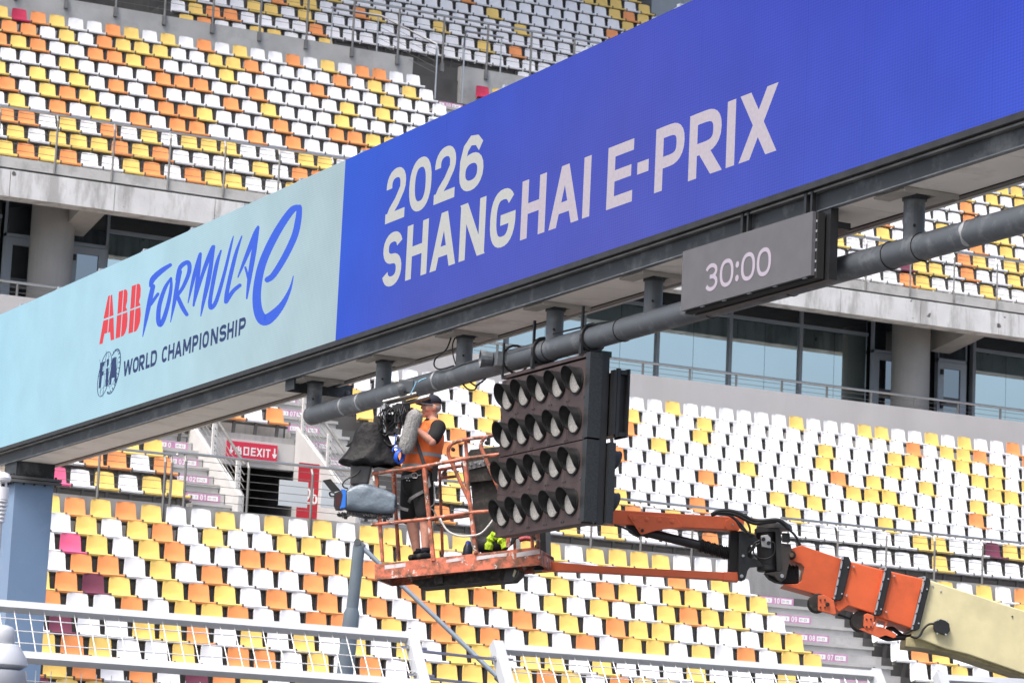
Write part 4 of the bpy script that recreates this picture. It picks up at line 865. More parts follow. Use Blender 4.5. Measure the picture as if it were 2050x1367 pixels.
# ================================================================== NEAR DEBRIS FENCE, POSTS AND TRACKSIDE EQUIPMENT
FY = 22.0
WIRE = mat('fence_wire', (.62, .63, .64), .4, metal=.4)
def debris(xa, xb, za, zb, label):
    t = thing('debris_fence', (xa, FY, -CZ), label, 'fence', None)
    kz, ky = -.40, -.30                                      # the knee sits lower and nearer; the head leans over the track
    def P(x, u, v=0.0):                                       # u = 0 head, 1 knee, >1 straight down
        z = za+(zb-za)*(x-xa)/(xb-xa)
        if u <= 1: return Vector((x, FY+.30+ky*u, z+kz*u))
        return Vector((x, FY, z+kz-(u-1)))
    ax = Vector((1, 0, 0)); d1 = Vector((0, ky, kz)).normalized(); n1 = ax.cross(d1)
    def beam(u, name, w=.034, h=.032):
        a, c = P(xa, u), P(xb, u); m = (a+c)/2; dd = (c-a)/2
        b = MB(); b.obox(m, dd, d1*h if u <= 1 else Vector((0, 0, h)), n1*w if u <= 1 else Vector((0, w, 0))); return b.build(name, FENCEM, t)
    beam(0.04, 'head_beam'); beam(1.0, 'knee_beam'); beam(2.4, 'lower_beam')
    for x in (xa, xb):
        b = MB(); a, c = P(x, -.06), P(x, 1.02); b.obox((a+c)/2, ax*.045, (c-a)/2, n1*.045); b.obox((P(x, 1.02)+Vector((x, FY, -CZ)))/2, ax*.045, Vector((0, 0, (P(x, 1.02).z+CZ)/2)), Vector((0, .045, 0))); b.build('fence_post', FENCEM, t)
        for u in (.25, .8):
            q = P(x, u); b = MB(); b.lathe([(.012, -.11), (.012, .11)], q, (1, 0, 0), 8); b.lathe([(.022, -.06), (.022, -.045)], q, (1, 0, 0), 6); b.lathe([(.022, .045), (.022, .06)], q, (1, 0, 0), 6); b.build('cable_bolt', INOX, t)
        MB().lathe([(.012, 0), (.012, .004)], P(x, -.07)+Vector((0, 0, .03)), (0, 0, 1), 8).build('post_hole', BLACKM, t)
    n = round((xb-xa-.1)/.118)
    for i in range(n):
        x = xa+.1+(xb-xa-.2)*i/(n-1); b = MB(); b.tube([P(x, .1)-n1*.0, P(x, .95)], .0042, 4); b.build('mesh_wire', WIRE, t)
        b = MB(); b.tube([P(x, 1.09), P(x, 2.35)], .0036, 4); b.build('mesh_wire', WIRE, t)
    for u in (.27, .50, .73): b = MB(); b.tube([P(xa+.05, u), P(xb-.05, u)], .0048, 4); b.build('long_wire', WIRE, t)
    for u in (1.17, 1.30, 1.43, 1.56, 1.7, 1.85, 2.0, 2.15): b = MB(); b.tube([P(xa+.05, u), P(xb-.05, u)], .0040, 4); b.build('long_wire', WIRE, t)
    return t
def fx(x, y): p = onY(x, y, FY+.3); return p.x, p.z
(x1a, z1a), (x1b, z1b) = fx(-40, 1206), fx(822, 1272)
(x2a, z2a), (x2b, z2b) = fx(995, 1294), fx(1752, 1349)
debris(x1a-1.6, x1b, z1a, z1b, 'leaning silver mesh debris fence panel in front of the blue-grey column')
debris(x2a, x2b, z2a, z2b, 'leaning silver mesh debris fence panel below the lift boom')
debris(x2b+.66, x2b+4.6, z2b+.015, z2b+.1, 'leaning silver debris fence post and panel at the lower right corner')
t = thing('fence_cable', (x1b, FY, z1b-.2), 'pair of thick steel cables bridging the gap between the two debris fence panels', 'cable')
for u in (.3, .85):
    b = MB(); b.tube([(x1b+.02, FY+.30-.30*u, z1b-.40*u), (x2a, FY+.30-.30*u, z2a-.40*u+.01)], .012, 8); b.build('cable_strand', INOX, t)
# far post with a sloping stay
pm = thing('stayed_post', (0, 0, 0), 'grey round steel post with a sloping stay beside the lift basket', 'post')
PD = 43.2; top = onD(719, 1092, PD); mid = onD(704, 1228, PD); low = onD(684, 1400, PD); d = (mid-top); base = mid+(mid-top).normalized()*((mid.z+CZ)/-((mid-top).normalized().z))*1.0
pm.location = base+Vector((0, 0, CZ))
b = MB(); b.tube([top, mid], .085, 18); b.tube([mid+(top-mid)*.08, mid, mid-(top-mid)*.25, base], [.085, .112, .116, .118], 18, caps=True); smooth_by_angle(b.build('post_shaft', mat('post_grey', (.20, .25, .29), .5, var=.08, vscale=3), pm))
sa = onD(716, 1086, PD); sb = onD(1000, 1358, PD-.4)
b = MB(); b.tube([sa, sb], .034, 12); smooth_by_angle(b.build('stay', mat('stay_grey', (.30, .36, .42), .4, metal=.3), pm))
b = MB(); b.tube([sa+(sb-sa)*-.008, sa+(sb-sa)*.04], .055, 8); b.lathe([(.05, -.09), (.05, .09)], sa, HF, 8); b.tube([sb-(sb-sa)*.02, sb+(sb-sa)*.02], .055, 6); b.build('stay_clevis', mat('clevis', (.12, .14, .15), .5), pm)
b = MB(); q = sb+(sb-sa)*.03; b.tube([q, Vector((q.x, q.y, -CZ))], .06, 10); b.build('stay_anchor', STEELDK, pm)
# louvred weather sensor and dome camera at the left edge
WHT = mat('white_plastic', (.75, .75, .77), .4)
ws = thing('weather_sensor', onD(2, 1400, 21.0), 'white louvred weather sensor at the left picture edge', 'sensor')
c = onD(1, 985, 21.0); ws.location = Vector((c.x, c.y, -CZ+CZ))
b = MB(); b.tube([(c.x, c.y, -CZ), (c.x, c.y, c.z-.20)], .03, 10); b.build('sensor_mast', FENCEM, ws)
b = MB(); b.lathe([(.062, .0), (.066, .02), (.05, .05), (.02, .06)], (c.x, c.y, onD(1, 962, 21).z), (0, 0, 1), 20); smooth_by_angle(b.build('sensor_cap', WHT, ws))
b = MB(); b.lathe([(.056, 0), (.056, .085)], (c.x, c.y, onD(1, 1000, 21).z), (0, 0, 1), 20); smooth_by_angle(b.build('sensor_body', WHT, ws))
for i in range(3): MB().lathe([(.008, 0), (.008, .05)], (c.x+.035*math.cos(i*2.1), c.y+.035*math.sin(i*2.1), onD(1, 977, 21).z), (0, 0, 1), 6).build('sensor_pin', WHT, ws)
for i in range(6): MB().lathe([(.034, .018), (.058-.003*i, 0), (.056-.003*i, -.008), (.03, .0)], (c.x, c.y, onD(1, 1003+8*i, 21).z), (0, 0, 1), 20).build('louvre_plate', WHT, ws)
dc = thing('dome_camera', onD(3, 1400, 19.5), 'pale grey dome camera with a rounded neck at the lower left corner', 'camera')
c = onD(0, 1330, 19.5); dc.location = Vector((c.x, c.y, 0))
zz = lambda y: onD(0, y, 19.5).z
b = MB(); b.lathe([(.06, zz(1340)), (.105, zz(1340)), (.155, zz(1330)), (.15, zz(1318)), (.10, zz(1292)), (.085, zz(1288))], (c.x+.02, c.y, 0), (0, 0, 1), 28); smooth_by_angle(b.build('camera_hood', mat('camera_grey', (.42, .44, .48), .35, var=.08, vscale=6), dc), 50)
b = MB(); b.lathe([(.07, zz(1287)), (.075, zz(1278)), (.072, zz(1262)), (.055, zz(1254)), (.02, zz(1250))], (c.x+.01, c.y, 0), (0, 0, 1), 20); smooth_by_angle(b.build('camera_neck', mat('camera_grey', (.42, .44, .48), .35), dc), 50)
b = MB(); b.lathe([(.15, zz(1341)), (.158, zz(1365)), (.12, zz(1390)), (.05, zz(1400))], (c.x+.02, c.y, 0), (0, 0, 1), 28); smooth_by_angle(b.build('camera_dome', mat('camera_grey_dome', (.36, .38, .43), .2), dc), 50)
b = MB(); b.tube([(c.x-.1, c.y+.03, -CZ), (c.x-.1, c.y+.03, zz(1270)), (c.x, c.y, zz(1270))], .03, 10); b.build('camera_pole', FENCEM, dc)
# ================================================================== BOOM LIFT
def paint(name, col, rust=(.07, .03, .015), chip=None, amt=.5, scale=6, rough=.5):
    m = mat(name, col, rough, var=.1, vscale=3, stain=rust, stain_amt=amt, stain_scale=scale, stain_max=.60 if amt > .7 else .66, bump=.05, bscale=30)
    if chip and not m.get('chip'):
        N = m.node_tree.nodes; L = m.node_tree.links; b = N['Principled BSDF']; prev = b.inputs['Base Color'].links[0].from_socket
        g = N.new('ShaderNodeNewGeometry'); mp = N.new('ShaderNodeMapping'); mp.inputs['Location'].default_value = (5, 3, 1); L.new(g.outputs['Position'], mp.inputs[0])
        n = N.new('ShaderNodeTexNoise'); n.inputs['Scale'].default_value = scale*1.3; n.inputs['Detail'].default_value = 9; n.inputs['Roughness'].default_value = .7; L.new(mp.outputs[0], n.inputs['Vector'])
        mr = N.new('ShaderNodeMapRange'); mr.inputs['From Min'].default_value = .585; mr.inputs['From Max'].default_value = .605; L.new(n.outputs[0], mr.inputs[0])
        mx = N.new('ShaderNodeMix'); mx.data_type = 'RGBA'; L.new(mr.outputs[0], mx.inputs[0]); L.new(prev, mx.inputs[6]); mx.inputs[7].default_value = (*chip, 1); L.new(mx.outputs[2], b.inputs['Base Color']); m['chip'] = 1
    return m
ORG = paint('boom_orange', (.70, .125, .04), (.30, .06, .03), amt=.25, scale=2.5, rough=.42)
ORG2 = paint('jib_orange', (.72, .145, .055), (.25, .05, .025), amt=.25, scale=3)
CREAM = paint('boom_cream', (.66, .60, .36), (.40, .35, .2), amt=.2, scale=1.6, rough=.5)
RUSTY = paint('worn_basket_orange', (.60, .17, .095), (.12, .065, .04), chip=(.55, .50, .47), amt=.95, scale=8, rough=.65)
GRIME = mat('grimy_black', (.03, .027, .024), .75, var=.4, vscale=9, stain=(.13, .11, .10), stain_amt=.4, stain_scale=18)
DKG = mat('dark_knuckle', (.035, .033, .033), .5, var=.25, vscale=5)
BD = 33.6
lift = thing('boom_lift', onD(1534, 1100, BD+.3), 'orange and cream telescopic boom reaching across in front of the seats', 'boom lift')
lift.location = Vector(onD(1900, 1200, BD+.3)); lift.location.z = 0
c8 = lambda x, y: (1350+x/2.927, 900+y/2.927); cB = lambda x, y: (1190+x/4.5556, 990+y/4.5556)
def ext(name, pts, f, D, th, m, parent=None, bevel=0.0):
    b = MB(); b.prism([onD(*f(*p), D) for p in pts], HF*th)
    o = b.build(name, m, parent or lift)
    if bevel:
        md = o.modifiers.new('bevel', 'BEVEL'); md.width = bevel; md.segments = 2; md.limit_method = 'ANGLE'
    return o
def rod(name, a, c, f, D, r, m, parent=None, seg=14, r2=None):
    b = MB(); b.tube([onD(*f(*a), D), onD(*f(*c), D)], [r, r2 or r], seg); return smooth_by_angle(b.build(name, m, parent or lift))
def pin(name, p, f, D, r, m, h=.03, parent=None, seg=12):
    b = MB(); b.lathe([(r, 0), (r, h*.7), (r*.8, h)], onD(*f(*p), D), -HF, seg); return smooth_by_angle(b.build(name, m, parent or lift))
# telescoping sections
s1 = ext('tip_section', [(650,612),(655,598),(672,583),(745,558),(835,590),(985,640),(935,875),(640,793),(640,787),(720,785),(745,765),(762,690),(745,668),(665,640),(652,628)], c8, BD+.12, .42, ORG, bevel=.012)
s2 = ext('second_section', [(1000,645),(1035,655),(1235,705),(1178,962),(1020,914),(965,952),(942,928),(950,880)], c8, BD+.07, .52, ORG, bevel=.012)
s3 = ext('third_section', [(1220,700),(1270,712),(1460,755),(1395,1048),(1180,975)], c8, BD+.03, .60, ORG, bevel=.012)
s4 = ext('base_section', [(1460,752),(1503,765),(2320,1030),(2320,1405),(1730,1200),(1590,1165),(1395,1090)], c8, BD, .66, CREAM, bevel=.012)
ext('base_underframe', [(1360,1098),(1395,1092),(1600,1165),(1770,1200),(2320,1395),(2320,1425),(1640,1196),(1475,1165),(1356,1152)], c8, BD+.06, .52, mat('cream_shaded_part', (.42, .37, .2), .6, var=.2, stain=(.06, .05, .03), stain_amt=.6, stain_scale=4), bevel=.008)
for i, (pts, strip, dd) in enumerate((
    ([(990,622),(1022,626),(1034,650),(1036,665),(988,868),(972,882),(934,878)], ((988,626),(937,872)), .05),
    ([(1238,688),(1262,690),(1272,712),(1272,728),(1216,962),(1198,972),(1172,966)], ((1240,690),(1176,962)), 0),
    ([(1470,742),(1493,748),(1502,768),(1500,785),(1436,1048),(1412,1060),(1390,1052)], ((1470,745),(1393,1050)), -.04))):
    o = ext('wear_collar', pts, c8, BD+dd-.01, .62+.06*i, BLACK, bevel=.008)
    (ax_, ay_), (bx_, by_) = strip
    ext('collar_strip', [(ax_-5, ay_), (ax_+5, ay_+2), (bx_+5, by_+2), (bx_-5, by_)], c8, BD+dd-.02, .012, ALU)
    for t in (.08, .3, .5, .7, .93): pin('bolt_head', (ax_+(bx_-ax_)*t+1, ay_+(by_-ay_)*t), c8, BD+dd-.022, .009, BLACK, .012, seg=6)
    for t in (.12, .88): pin('bolt_head', (pts[3][0]-12+(pts[4][0]-pts[3][0])*t, pts[3][1]+(pts[4][1]-pts[3][1])*t), c8, BD+dd-.012, .011, ALU, .014, seg=6)
    top = MB(); a = onD(*c8(ax_-40, ay_+4), BD+dd+.02); e = onD(*c8(ax_+2, ay_-2), BD+dd+.02); top.tube([a, e], .006, 6); top.build('collar_guide', ALU, lift)
for p in ((1050,685),(1008,855),(1287,740),(1240,950),(1513,798),(1560,830)): pin('bolt_head', p, c8, BD+.02 if p[0] > 1200 else BD+.06, .012, ALU, .03, seg=6)
for p in ((1980, 975),): pin('bolt_head', p, c8, BD-.002, .01, GRIME, .01, seg=6)
ext('junction_box', [(1524,1006),(1560,990),(1590,1000),(1612,1018),(1616,1060),(1592,1086),(1560,1074),(1530,1066),(1519,1042)], c8, BD-.07, .066, BLACK, bevel=.006)
for p in ((1545, 996), (1598, 1004), (1540, 1076), (1590, 1082)): pin('box_screw', p, c8, BD-.06, .012, ALU, .016, seg=6)
cable([onD(*c8(*p), BD-.03) for p in ((1524,1018),(1490,1022),(1460,1050),(1440,1085),(1415,1100),(1385,1092))], .012, 'boom_cable', lift)
# sheaves and brackets below
for p, r, q in (((838,900), .105, [(842,852),(880,850),(935,880),(950,962),(930,965),(842,940)]), ((1092,1005), .115, [(1112,965),(1130,957),(1172,972),(1166,1046),(1120,1048),(1108,1030)])):
    b = MB(); cpt = onD(*c8(*p), BD+.2); b.lathe([(r*.92, -.09), (r, -.08), (r*.9, -.03), (r*.9, .03), (r, .08), (r*.92, .09)], cpt, HF, 22); smooth_by_angle(b.build('sheave', GRIME, lift))
    ext('sheave_plate', q, c8, BD+.04, .03, ORG2, bevel=.006)
    for k in range(4):
        pin('bolt_head', (q[0][0]+14+26*(k % 2), q[0][1]+26+44*(k//2)), c8, BD+.038, .010, GRIME, .014, seg=6)
pin('sheave_pin', (897, 905), c8, BD+.04, .022, GRIME, .03)
b = MB(); outer = [(1172,965),(1252,1004),(1240,1030),(1258,1042),(1300,1078),(1298,1096),(1288,1101),(1240,1085),(1200,1098),(1085,1050),(1100,1044),(1166,1046)]
for q in ([(1172,965),(1252,1004),(1248,1012),(1182,992)], [(1182,992),(1192,995),(1180,1032),(1166,1046)], [(1238,1010),(1248,1012),(1240,1030),(1232,1044),(1226,1040)], [(1180,1032),(1226,1040),(1232,1044),(1300,1078),(1298,1096),(1288,1101),(1240,1085),(1200,1098),(1085,1050),(1100,1044),(1166,1046)]):
    b.prism([onD(*c8(*p), BD+.05) for p in q], HF*.05)
b.build('hose_bracket', ORG2, lift)
rod('tie_rod', (958, 964), (1052, 997), c8, BD+.2, .012, BLACK)
cable([onD(*c8(*p), BD+.15) for p in ((1205,1088),(1250,1105),(1310,1100),(1365,1098),(1395,1090))], .03, 'hose_bundle', lift)
cable([onD(*c8(*p), BD+.25) for p in ((1240,1050),(1275,1045),(1300,1062),(1340,1092))], .022, 'hose_bundle', lift)
# knuckle and rotator
ext('knuckle_plate', [(1318,328),(1350,330),(1420,368),(1475,384),(1502,420),(1462,450),(1415,462),(1400,490),(1400,562),(1420,582),(1458,580),(1505,602),(1540,652),(1480,656),(1420,662),(1396,690),(1386,740),(1372,774),(1342,787),(1312,780)], cB, BD+.02, .04, BLACK, bevel=.004)
ext('knuckle_plate', [(1245,334),(1330,334),(1420,370),(1440,600),(1400,690),(1340,780),(1312,780),(1300,700),(1226,702)], cB, BD+.36, .04, BLACKM)
ext('knuckle_block', [(1240,340),(1316,334),(1312,700),(1228,700)], cB, BD+.10, .26, BLACKM)
for p, r in (((1355,558), .016), ((1342,743), .02), ((1262,272), .01)): pin('pivot_pin', p, cB, BD+.018, r, ALU, .03)
b = MB(); a = onD(*cB(1562, 330), BD+.2); c = onD(*cB(1580, 700), BD+.2); dv = (c-a)
b.tube([a-dv*.06, a, a+dv*.06, a+dv*.07, a+dv*.85, a+dv*.86, a+dv*.97, c], [.085, .125, .125, .108, .108, .118, .118, .10], 22); smooth_by_angle(b.build('rotator', DKG, lift))
b = MB(); q = onD(*cB(1640, 318), BD+.22); b.lathe([(.2, 0), (.19, .05), (.13, .085), (.05, .095)], q, (0, 0, 1), 24); smooth_by_angle(b.build('rotator_cap', DKG, lift))
ext('rotator_frame', [(1462,312),(1500,285),(1670,298),(1692,318),(1700,345),(1718,690),(1690,702),(1664,694),(1650,345),(1640,335),(1478,346)], cB, BD+.05, .10, DKG, bevel=.005)
ext('valve_block', [(1518,372),(1580,364),(1606,392),(1612,486),(1526,470)], cB, BD-.02, .08, mat('valve_grey', (.5, .5, .5), .4, metal=.5), bevel=.004)
for p in ((1541,405),(1588,440)): pin('valve_knob', p, cB, BD-.021, .022, BLACK, .03)
ext('terminal_box', [(1716,345),(1782,350),(1786,428),(1720,424)], cB, BD+.02, .1, BLACK, bevel=.004)
ext('link_plate', [(1702,440),(1790,452),(1800,500),(1776,620),(1745,760),(1705,792),(1680,778),(1640,740),(1556,712),(1700,700)], cB, BD+.05, .06, mat('link_brown', (.06, .05, .045), .55, var=.2), bevel=.004)
ext('link_plate', [(1556,706),(1700,700),(1760,680),(1850,720),(1860,800),(1720,802),(1660,790),(1600,760)], cB, BD+.2, .2, BLACKM)
pin('pivot_pin', (1795, 551), cB, BD+.10, .05, GRIME, .04, seg=16); pin('pivot_pin', (1795, 551), cB, BD+.06, .03, mat('pin_brass', (.16, .12, .08), .5, metal=.5), .03, seg=6); pin('pivot_pin', (1710, 742), cB, BD+.05, .022, ALU, .03)
b = MB()
for i in range(7): t = i/6; b.tube([onD(*cB(1760+90*t, 720+10*t), BD+.3), onD(*cB(1768+90*t, 720+10*t), BD+.3)], .10+.012*(i % 2), 12)
b.build('hose_bellows', RUBBER, lift)
for pts, r in (([(1070,182),(1130,150),(1210,145),(1290,160),(1360,190),(1440,230),(1520,240),(1640,228),(1700,240),(1745,275),(1765,310)], .022), ([(1065,186),(1140,165),(1230,168),(1310,190),(1390,232),(1470,262),(1560,250),(1660,240)], .02),
    ([(1110,172),(1220,185),(1290,230),(1330,290),(1390,340),(1450,372)], .014), ([(1255,195),(1330,260),(1360,300),(1400,350),(1420,375)], .012), ([(1360,215),(1395,250),(1415,300),(1420,345)], .012), ([(1690,232),(1740,265),(1780,320),(1830,370),(1880,460)], .013), ([(1680,236),(1730,280),(1790,330),(1850,400),(1872,462)], .012),
    ([(1508,410),(1470,440),(1455,480),(1452,530),(1490,572),(1560,585),(1625,555),(1645,500),(1640,440),(1610,430)], .008), ([(1510,440),(1470,465),(1440,500),(1405,530)], .012), ([(1512,420),(1480,430),(1450,460),(1420,520)], .012), ([(180,275),(240,290),(300,315),(350,345)], .012)):
    cable([onD(*cB(*p), BD-.03) for p in pts], r, 'hydraulic_hose', lift)
# jib arms
ext('upper_jib_arm', [(-500,104),(160,135),(1340,205),(1362,228),(1362,262),(1312,326),(0,257),(-500,230)], cB, BD+.08, .22, ORG2, bevel=.01)
ext('arm_cover', [(1195,240),(1245,205),(1342,206),(1364,230),(1364,262),(1316,325),(1215,320),(1188,286)], cB, BD+.065, .03, ORG2, bevel=.004)
ext('gusset_plate', [(306,188),(322,178),(745,204),(796,272),(790,302),(640,312),(545,330),(440,362),(418,356)], cB, BD+.055, .025, ORG2, bevel=.004)
for p in ((362,218),(478,226),(592,234),(707,241)): pin('gusset_plug', p, cB, BD+.056, .026, ORG2, .008, seg=16)
pin('pivot_pin', (437, 326), cB, BD+.05, .018, GRIME, .025); pin('pivot_pin', (408, 306), cB, BD+.054, .006, BLACK, .006)
ext('jib_lug', [(290,275),(430,280),(440,360),(400,378),(340,345),(318,330)], cB, BD+.11, .16, BLACKM)
rod('cylinder', (340, 310), (965, 462), cB, BD+.19, .052, BLACK, seg=18)
rod('cylinder_head', (470, 345), (500, 352), cB, BD+.19, .058, BLACK, seg=18)
b = MB(); n_ = 44; P = [onD(*cB(960+345*i/n_, 460+100*i/n_), BD+.19) for i in range(n_+1)]; b.tube(P, [.062+.012*(i % 2)+.006*math.sin(i*.9) for i in range(n_+1)], 16); b.build('bellows', RUBBER, lift)
ext('lower_jib_arm', [(-490,600),(0,645),(1185,705),(1185,775),(0,706),(-480,690)], cB, BD+.10, .16, ORG2, bevel=.006)
ext('arm_socket', [(1178,702),(1305,706),(1312,787),(1178,777)], cB, BD+.08, .2, ORG2, bevel=.004)
for p in ((955, 700), (1050, 700)): pass
# ---- the basket
PL = onX(750, 1159, 13.45); PRr = onX(1083.5, 1129, 14.9)
uB = (PRr-PL).normalized(); nB = Vector((uB.y, -uB.x, 0)).normalized()
if nB.dot(HF) < 0: nB = -nB
wB = nB; vB = wB.cross(uB).normalized()
if vB.z < 0: vB = -vB
def fb(px_, py_, d=0.0): return onP(px_, py_, PL+wB*d, nB)
bk = thing('lift_basket', PL, 'rusty orange work basket with peeling paint at the end of the boom', 'basket'); bk.location = PL+wB*.45+Vector((0, 0, CZ))
def btube(name, pts, r=.021, d=0.0, m=RUSTY, seg=8, parent=None):
    P = [fb(*p[:2], p[2] if len(p) > 2 else d) for p in pts]; b = MB(); b.tube(P, r, seg); return smooth_by_angle(b.build(name, m, parent or bk))
b = MB(); b.prism([fb(750,1129), fb(1080,1094), fb(1083.5,1129), fb(750,1159)], wB*.03); b.build('toe_board', RUSTY, bk)
b = MB(); b.prism([fb(750,1155,-.015), fb(1083.5,1126,-.015), fb(1083.5,1129.5,-.015), fb(750,1160,-.015)], wB*.05); b.build('toe_flange', RUSTY, bk)
LB = (PRr-PL).length
fl = MB(); a = PL+vB*.15; fl.prism([a+wB*.032, a+uB*LB+wB*.032, a+uB*LB+wB*.78, a+wB*.78], vB*-.03); fl.build('basket_floor', GRIME, bk)
b = MB(); a = PL; b.prism([a+wB*.78, a+uB*LB+wB*.78, a+uB*LB+wB*.78+vB*.16, a+wB*.78+vB*.16], wB*.03); b.build('rear_toe_board', RUSTY, bk)
for e, q in ((0, 0), (LB-.03, 0)):
    b = MB(); a = PL+uB*e; b.prism([a+wB*.035, a+wB*.775, a+wB*.775+vB*.16, a+wB*.035+vB*.16], uB*.03); b.build('side_toe_board', RUSTY, bk)
for q in ((754,952,766,1124), (787,948,799,1122)): btube('basket_post', [(q[0], q[1], .45 if q[0] > 780 else .02), (q[2], q[3], .45 if q[0] > 780 else .02)], .022)
btube('basket_post', [(849,936), (868,1122)], .027, .0); btube('basket_post', [(930,922), (953,1107)], .026, .0); btube('basket_post', [(932,883), (935,920)], .02, .3)
btube('basket_post', [(1064, 905), (1078, 1095)], .024, .0)
btube('top_rail', [(746,948),(845,934),(929,918),(985,911),(1066,903)], .021, -.012)
btube('middle_rail', [(743,1050),(859,1038),(947,1025),(989,1022),(1072,1013)], .019, -.012)
btube('rear_top_rail', [(795,944), (879,940), (925,932), (1030,918)], .018, .76); btube('rear_middle_rail', [(795,1040), (880,1040), (1030,1020)], .016, .76)
for x in (790, 880, 1025): btube('rear_post', [(x, 942), (x+6, 1110)], .018, .76)
btube('side_top_rail', [(747, 948, 0), (790, 942, .76)], .018); btube('side_middle_rail', [(744, 1050, 0), (786, 1044, .76)], .016)
btube('grab_rail', [(938,1000),(920,960),(903,924),(897,907),(898,897),(904,889),(914,884),(928,880),(948,877),(968,875)], .020, .25)
btube('grab_rail', [(1001,984),(986,950),(972,917),(964,898),(963,888),(967,879),(975,873),(998,869),(1040,864)], .022, .25)
btube('grab_rail', [(881,957),(914,953)], .016, .6); btube('grab_rail', [(881,957),(895,937)], .016, .6)
btube('guard_rail', [(1016,1095),(1017,1064),(1064,1062),(1066,1095)], .021, .05); btube('guard_rail', [(1019, 1064), (1019, 1095)], .016, .05)
for x, y in ((908, 900), (975, 887)):
    b = MB(); b.lathe([(.022, 0), (.022, .05), (.012, .05), (.012, .08)], fb(x, y, .23), -nB, 8); b.build('rail_knob', GRIME, bk)
# peeling white stripes on the toe board
STR = paint('peeling_white_stripe', (.56, .53, .54), (.45, .10, .04), amt=.6, scale=9)
for q in ([(954,1113),(1016,1106),(1014,1113),(990,1115),(954,1121)], [(1034,1106),(1081,1098),(1081,1108),(1034,1115)], [(893,1120),(928,1114),(928,1121),(893,1126)], [(770,1131),(812,1126),(812,1134),(770,1139)]):
    b = MB(); b.prism([fb(*p, -.003) for p in q], wB*.0025); b.build('painted_stripe', STR, bk)
# console, cables and underframe
b = MB(); b.prism([fb(942,958,.5), fb(998,950,.5), fb(1012,1096,.5), fb(954,1102,.5)], wB*.16); b.build('control_console', GRIME, bk)
b = MB(); b.prism([fb(923,926,.42), fb(942,900,.42), fb(1004,893,.42), fb(1006,958,.42), fb(930,966,.42)], wB*.3); b.build('console_head', GRIME, bk)
b = MB(); b.prism([fb(938,925,.40), fb(976,918,.40), fb(980,930,.40), fb(938,940,.40)], wB*.02); b.build('console_panel', mat('scratched_panel', (.2, .2, .2), .4, var=.6, vscale=40), bk)
for px_, py_ in ((944, 931), (953, 927), (962, 929), (970, 924)): MB().lathe([(.012, 0), (.012, .03), (.007, .05)], fb(px_, py_, .40), -nB, 8).build('control_lever', ALU, bk)
b = MB(); b.prism([fb(1078,1061,.55), fb(1092,1059,.55), fb(1094,1126,.55), fb(1087,1140,.55), fb(1066,1141,.55), fb(1078,1128,.55)], wB*.3); b.build('mount_bracket', BLACK, bk)
b = MB(); b.prism([fb(826,1161,.2), fb(905,1150,.2), fb(1025,1136,.2), fb(1036,1138,.2), fb(1036,1146,.2), fb(1022,1160,.2), fb(838,1176,.2), fb(838,1170,.2), fb(826,1168,.2)], wB*.4); b.build('underframe', GRIME, bk)
b = MB(); b.prism([fb(868,1152,.1), fb(884,1150,.1), fb(886,1166,.1), fb(870,1168,.1)], wB*.08); b.build('underframe_lug', GRIME, bk)
b = MB(); b.prism([fb(1012,1136,.12), fb(1030,1134,.12), fb(1038,1140,.12), fb(1036,1150,.12), fb(1026,1162,.12), fb(1008,1164,.12)], wB*.03); b.build('hook_plate', BLACK, bk)
pl_ = MB(); pl_.prism([fb(1030,1139,.118), fb(1034,1142,.118), fb(1029,1155,.118), fb(1026,1152,.118)], wB*.004); pl_.build('hook_slot', mat('slot_pale', (.6, .55, .4), .8), bk)
for k in range(4): cable([fb(1022+2*k, 1092-2*k, .35), fb(1030+2*k, 1072+k, .35), fb(1055+3*k, 1068+2*k, .35), fb(1075+2*k, 1082, .35), fb(1072, 1096-k, .35)], .012, 'control_cable', bk)
cable([fb(1040, 1080, .3), fb(1052, 1077, .3), fb(1066, 1079, .3)], .028, 'red_connector', bk, mat('faded_red', (.42, .06, .07), .5))
rp = thing('safety_rope', fb(880, 1040, -.03), 'thin white rope hanging in a loop across the basket', 'rope')
cable([fb(*p, -.035) for p in ((881,1037),(895,1061),(918,1072),(944,1072),(963,1067),(978,1052),(987,1040))], .011, 'rope_strand', rp, mat('pale_rope', (.55, .54, .52), .8))
cable([fb(987, 1040, -.035), fb(993, 1034, -.035)], .024, 'rope_clip', rp, mat('faded_red', (.42, .06, .07), .5))
ln = thing('lanyard', fb(870, 970, -.03), 'grey twisted lanyard hanging beside the harness', 'rope')
cable([fb(*p, .1) for p in ((869,966),(870,990),(869,1008),(861,1016),(868,1022),(876,1036),(884,1048))], .009, 'lanyard_cord', ln, mat('grey_rope', (.25, .25, .25), .8))
# things standing on the basket floor
hz = thing('folded_vest', fb(987, 1096, .4), 'crumpled lime yellow high visibility vest on the basket floor', 'vest')
b = MB(); P = [fb(978+34*t-6*math.sin(t*3), 1100-26*math.sin(t*math.pi)**.7-4*t, .36) for t in np.linspace(0, 1, 14)]
b.tube(P, [.045+.012*math.sin(i*2.4) for i in range(14)], 8); b.build('vest_cloth', mat('lime_cloth', (.50, .72, .03), .7, bump=.6, bscale=30), hz)
bg_ = thing('tool_bag', fb(990, 1104, .45), 'black tool bag with the lime vest on it', 'bag')
b = MB(); b.tube([fb(956,1096,.45), fb(964,1091,.45), fb(985,1090,.45), fb(1008,1088,.45), fb(1018,1092,.45)], [.05, .10, .11, .10, .05], 10); smooth_by_angle(b.build('bag_body', RUBBER, bg_), 60)
bt = thing('drink_flask', fb(936, 1108, .3), 'dark flask with a round blue cap on the basket floor', 'flask')
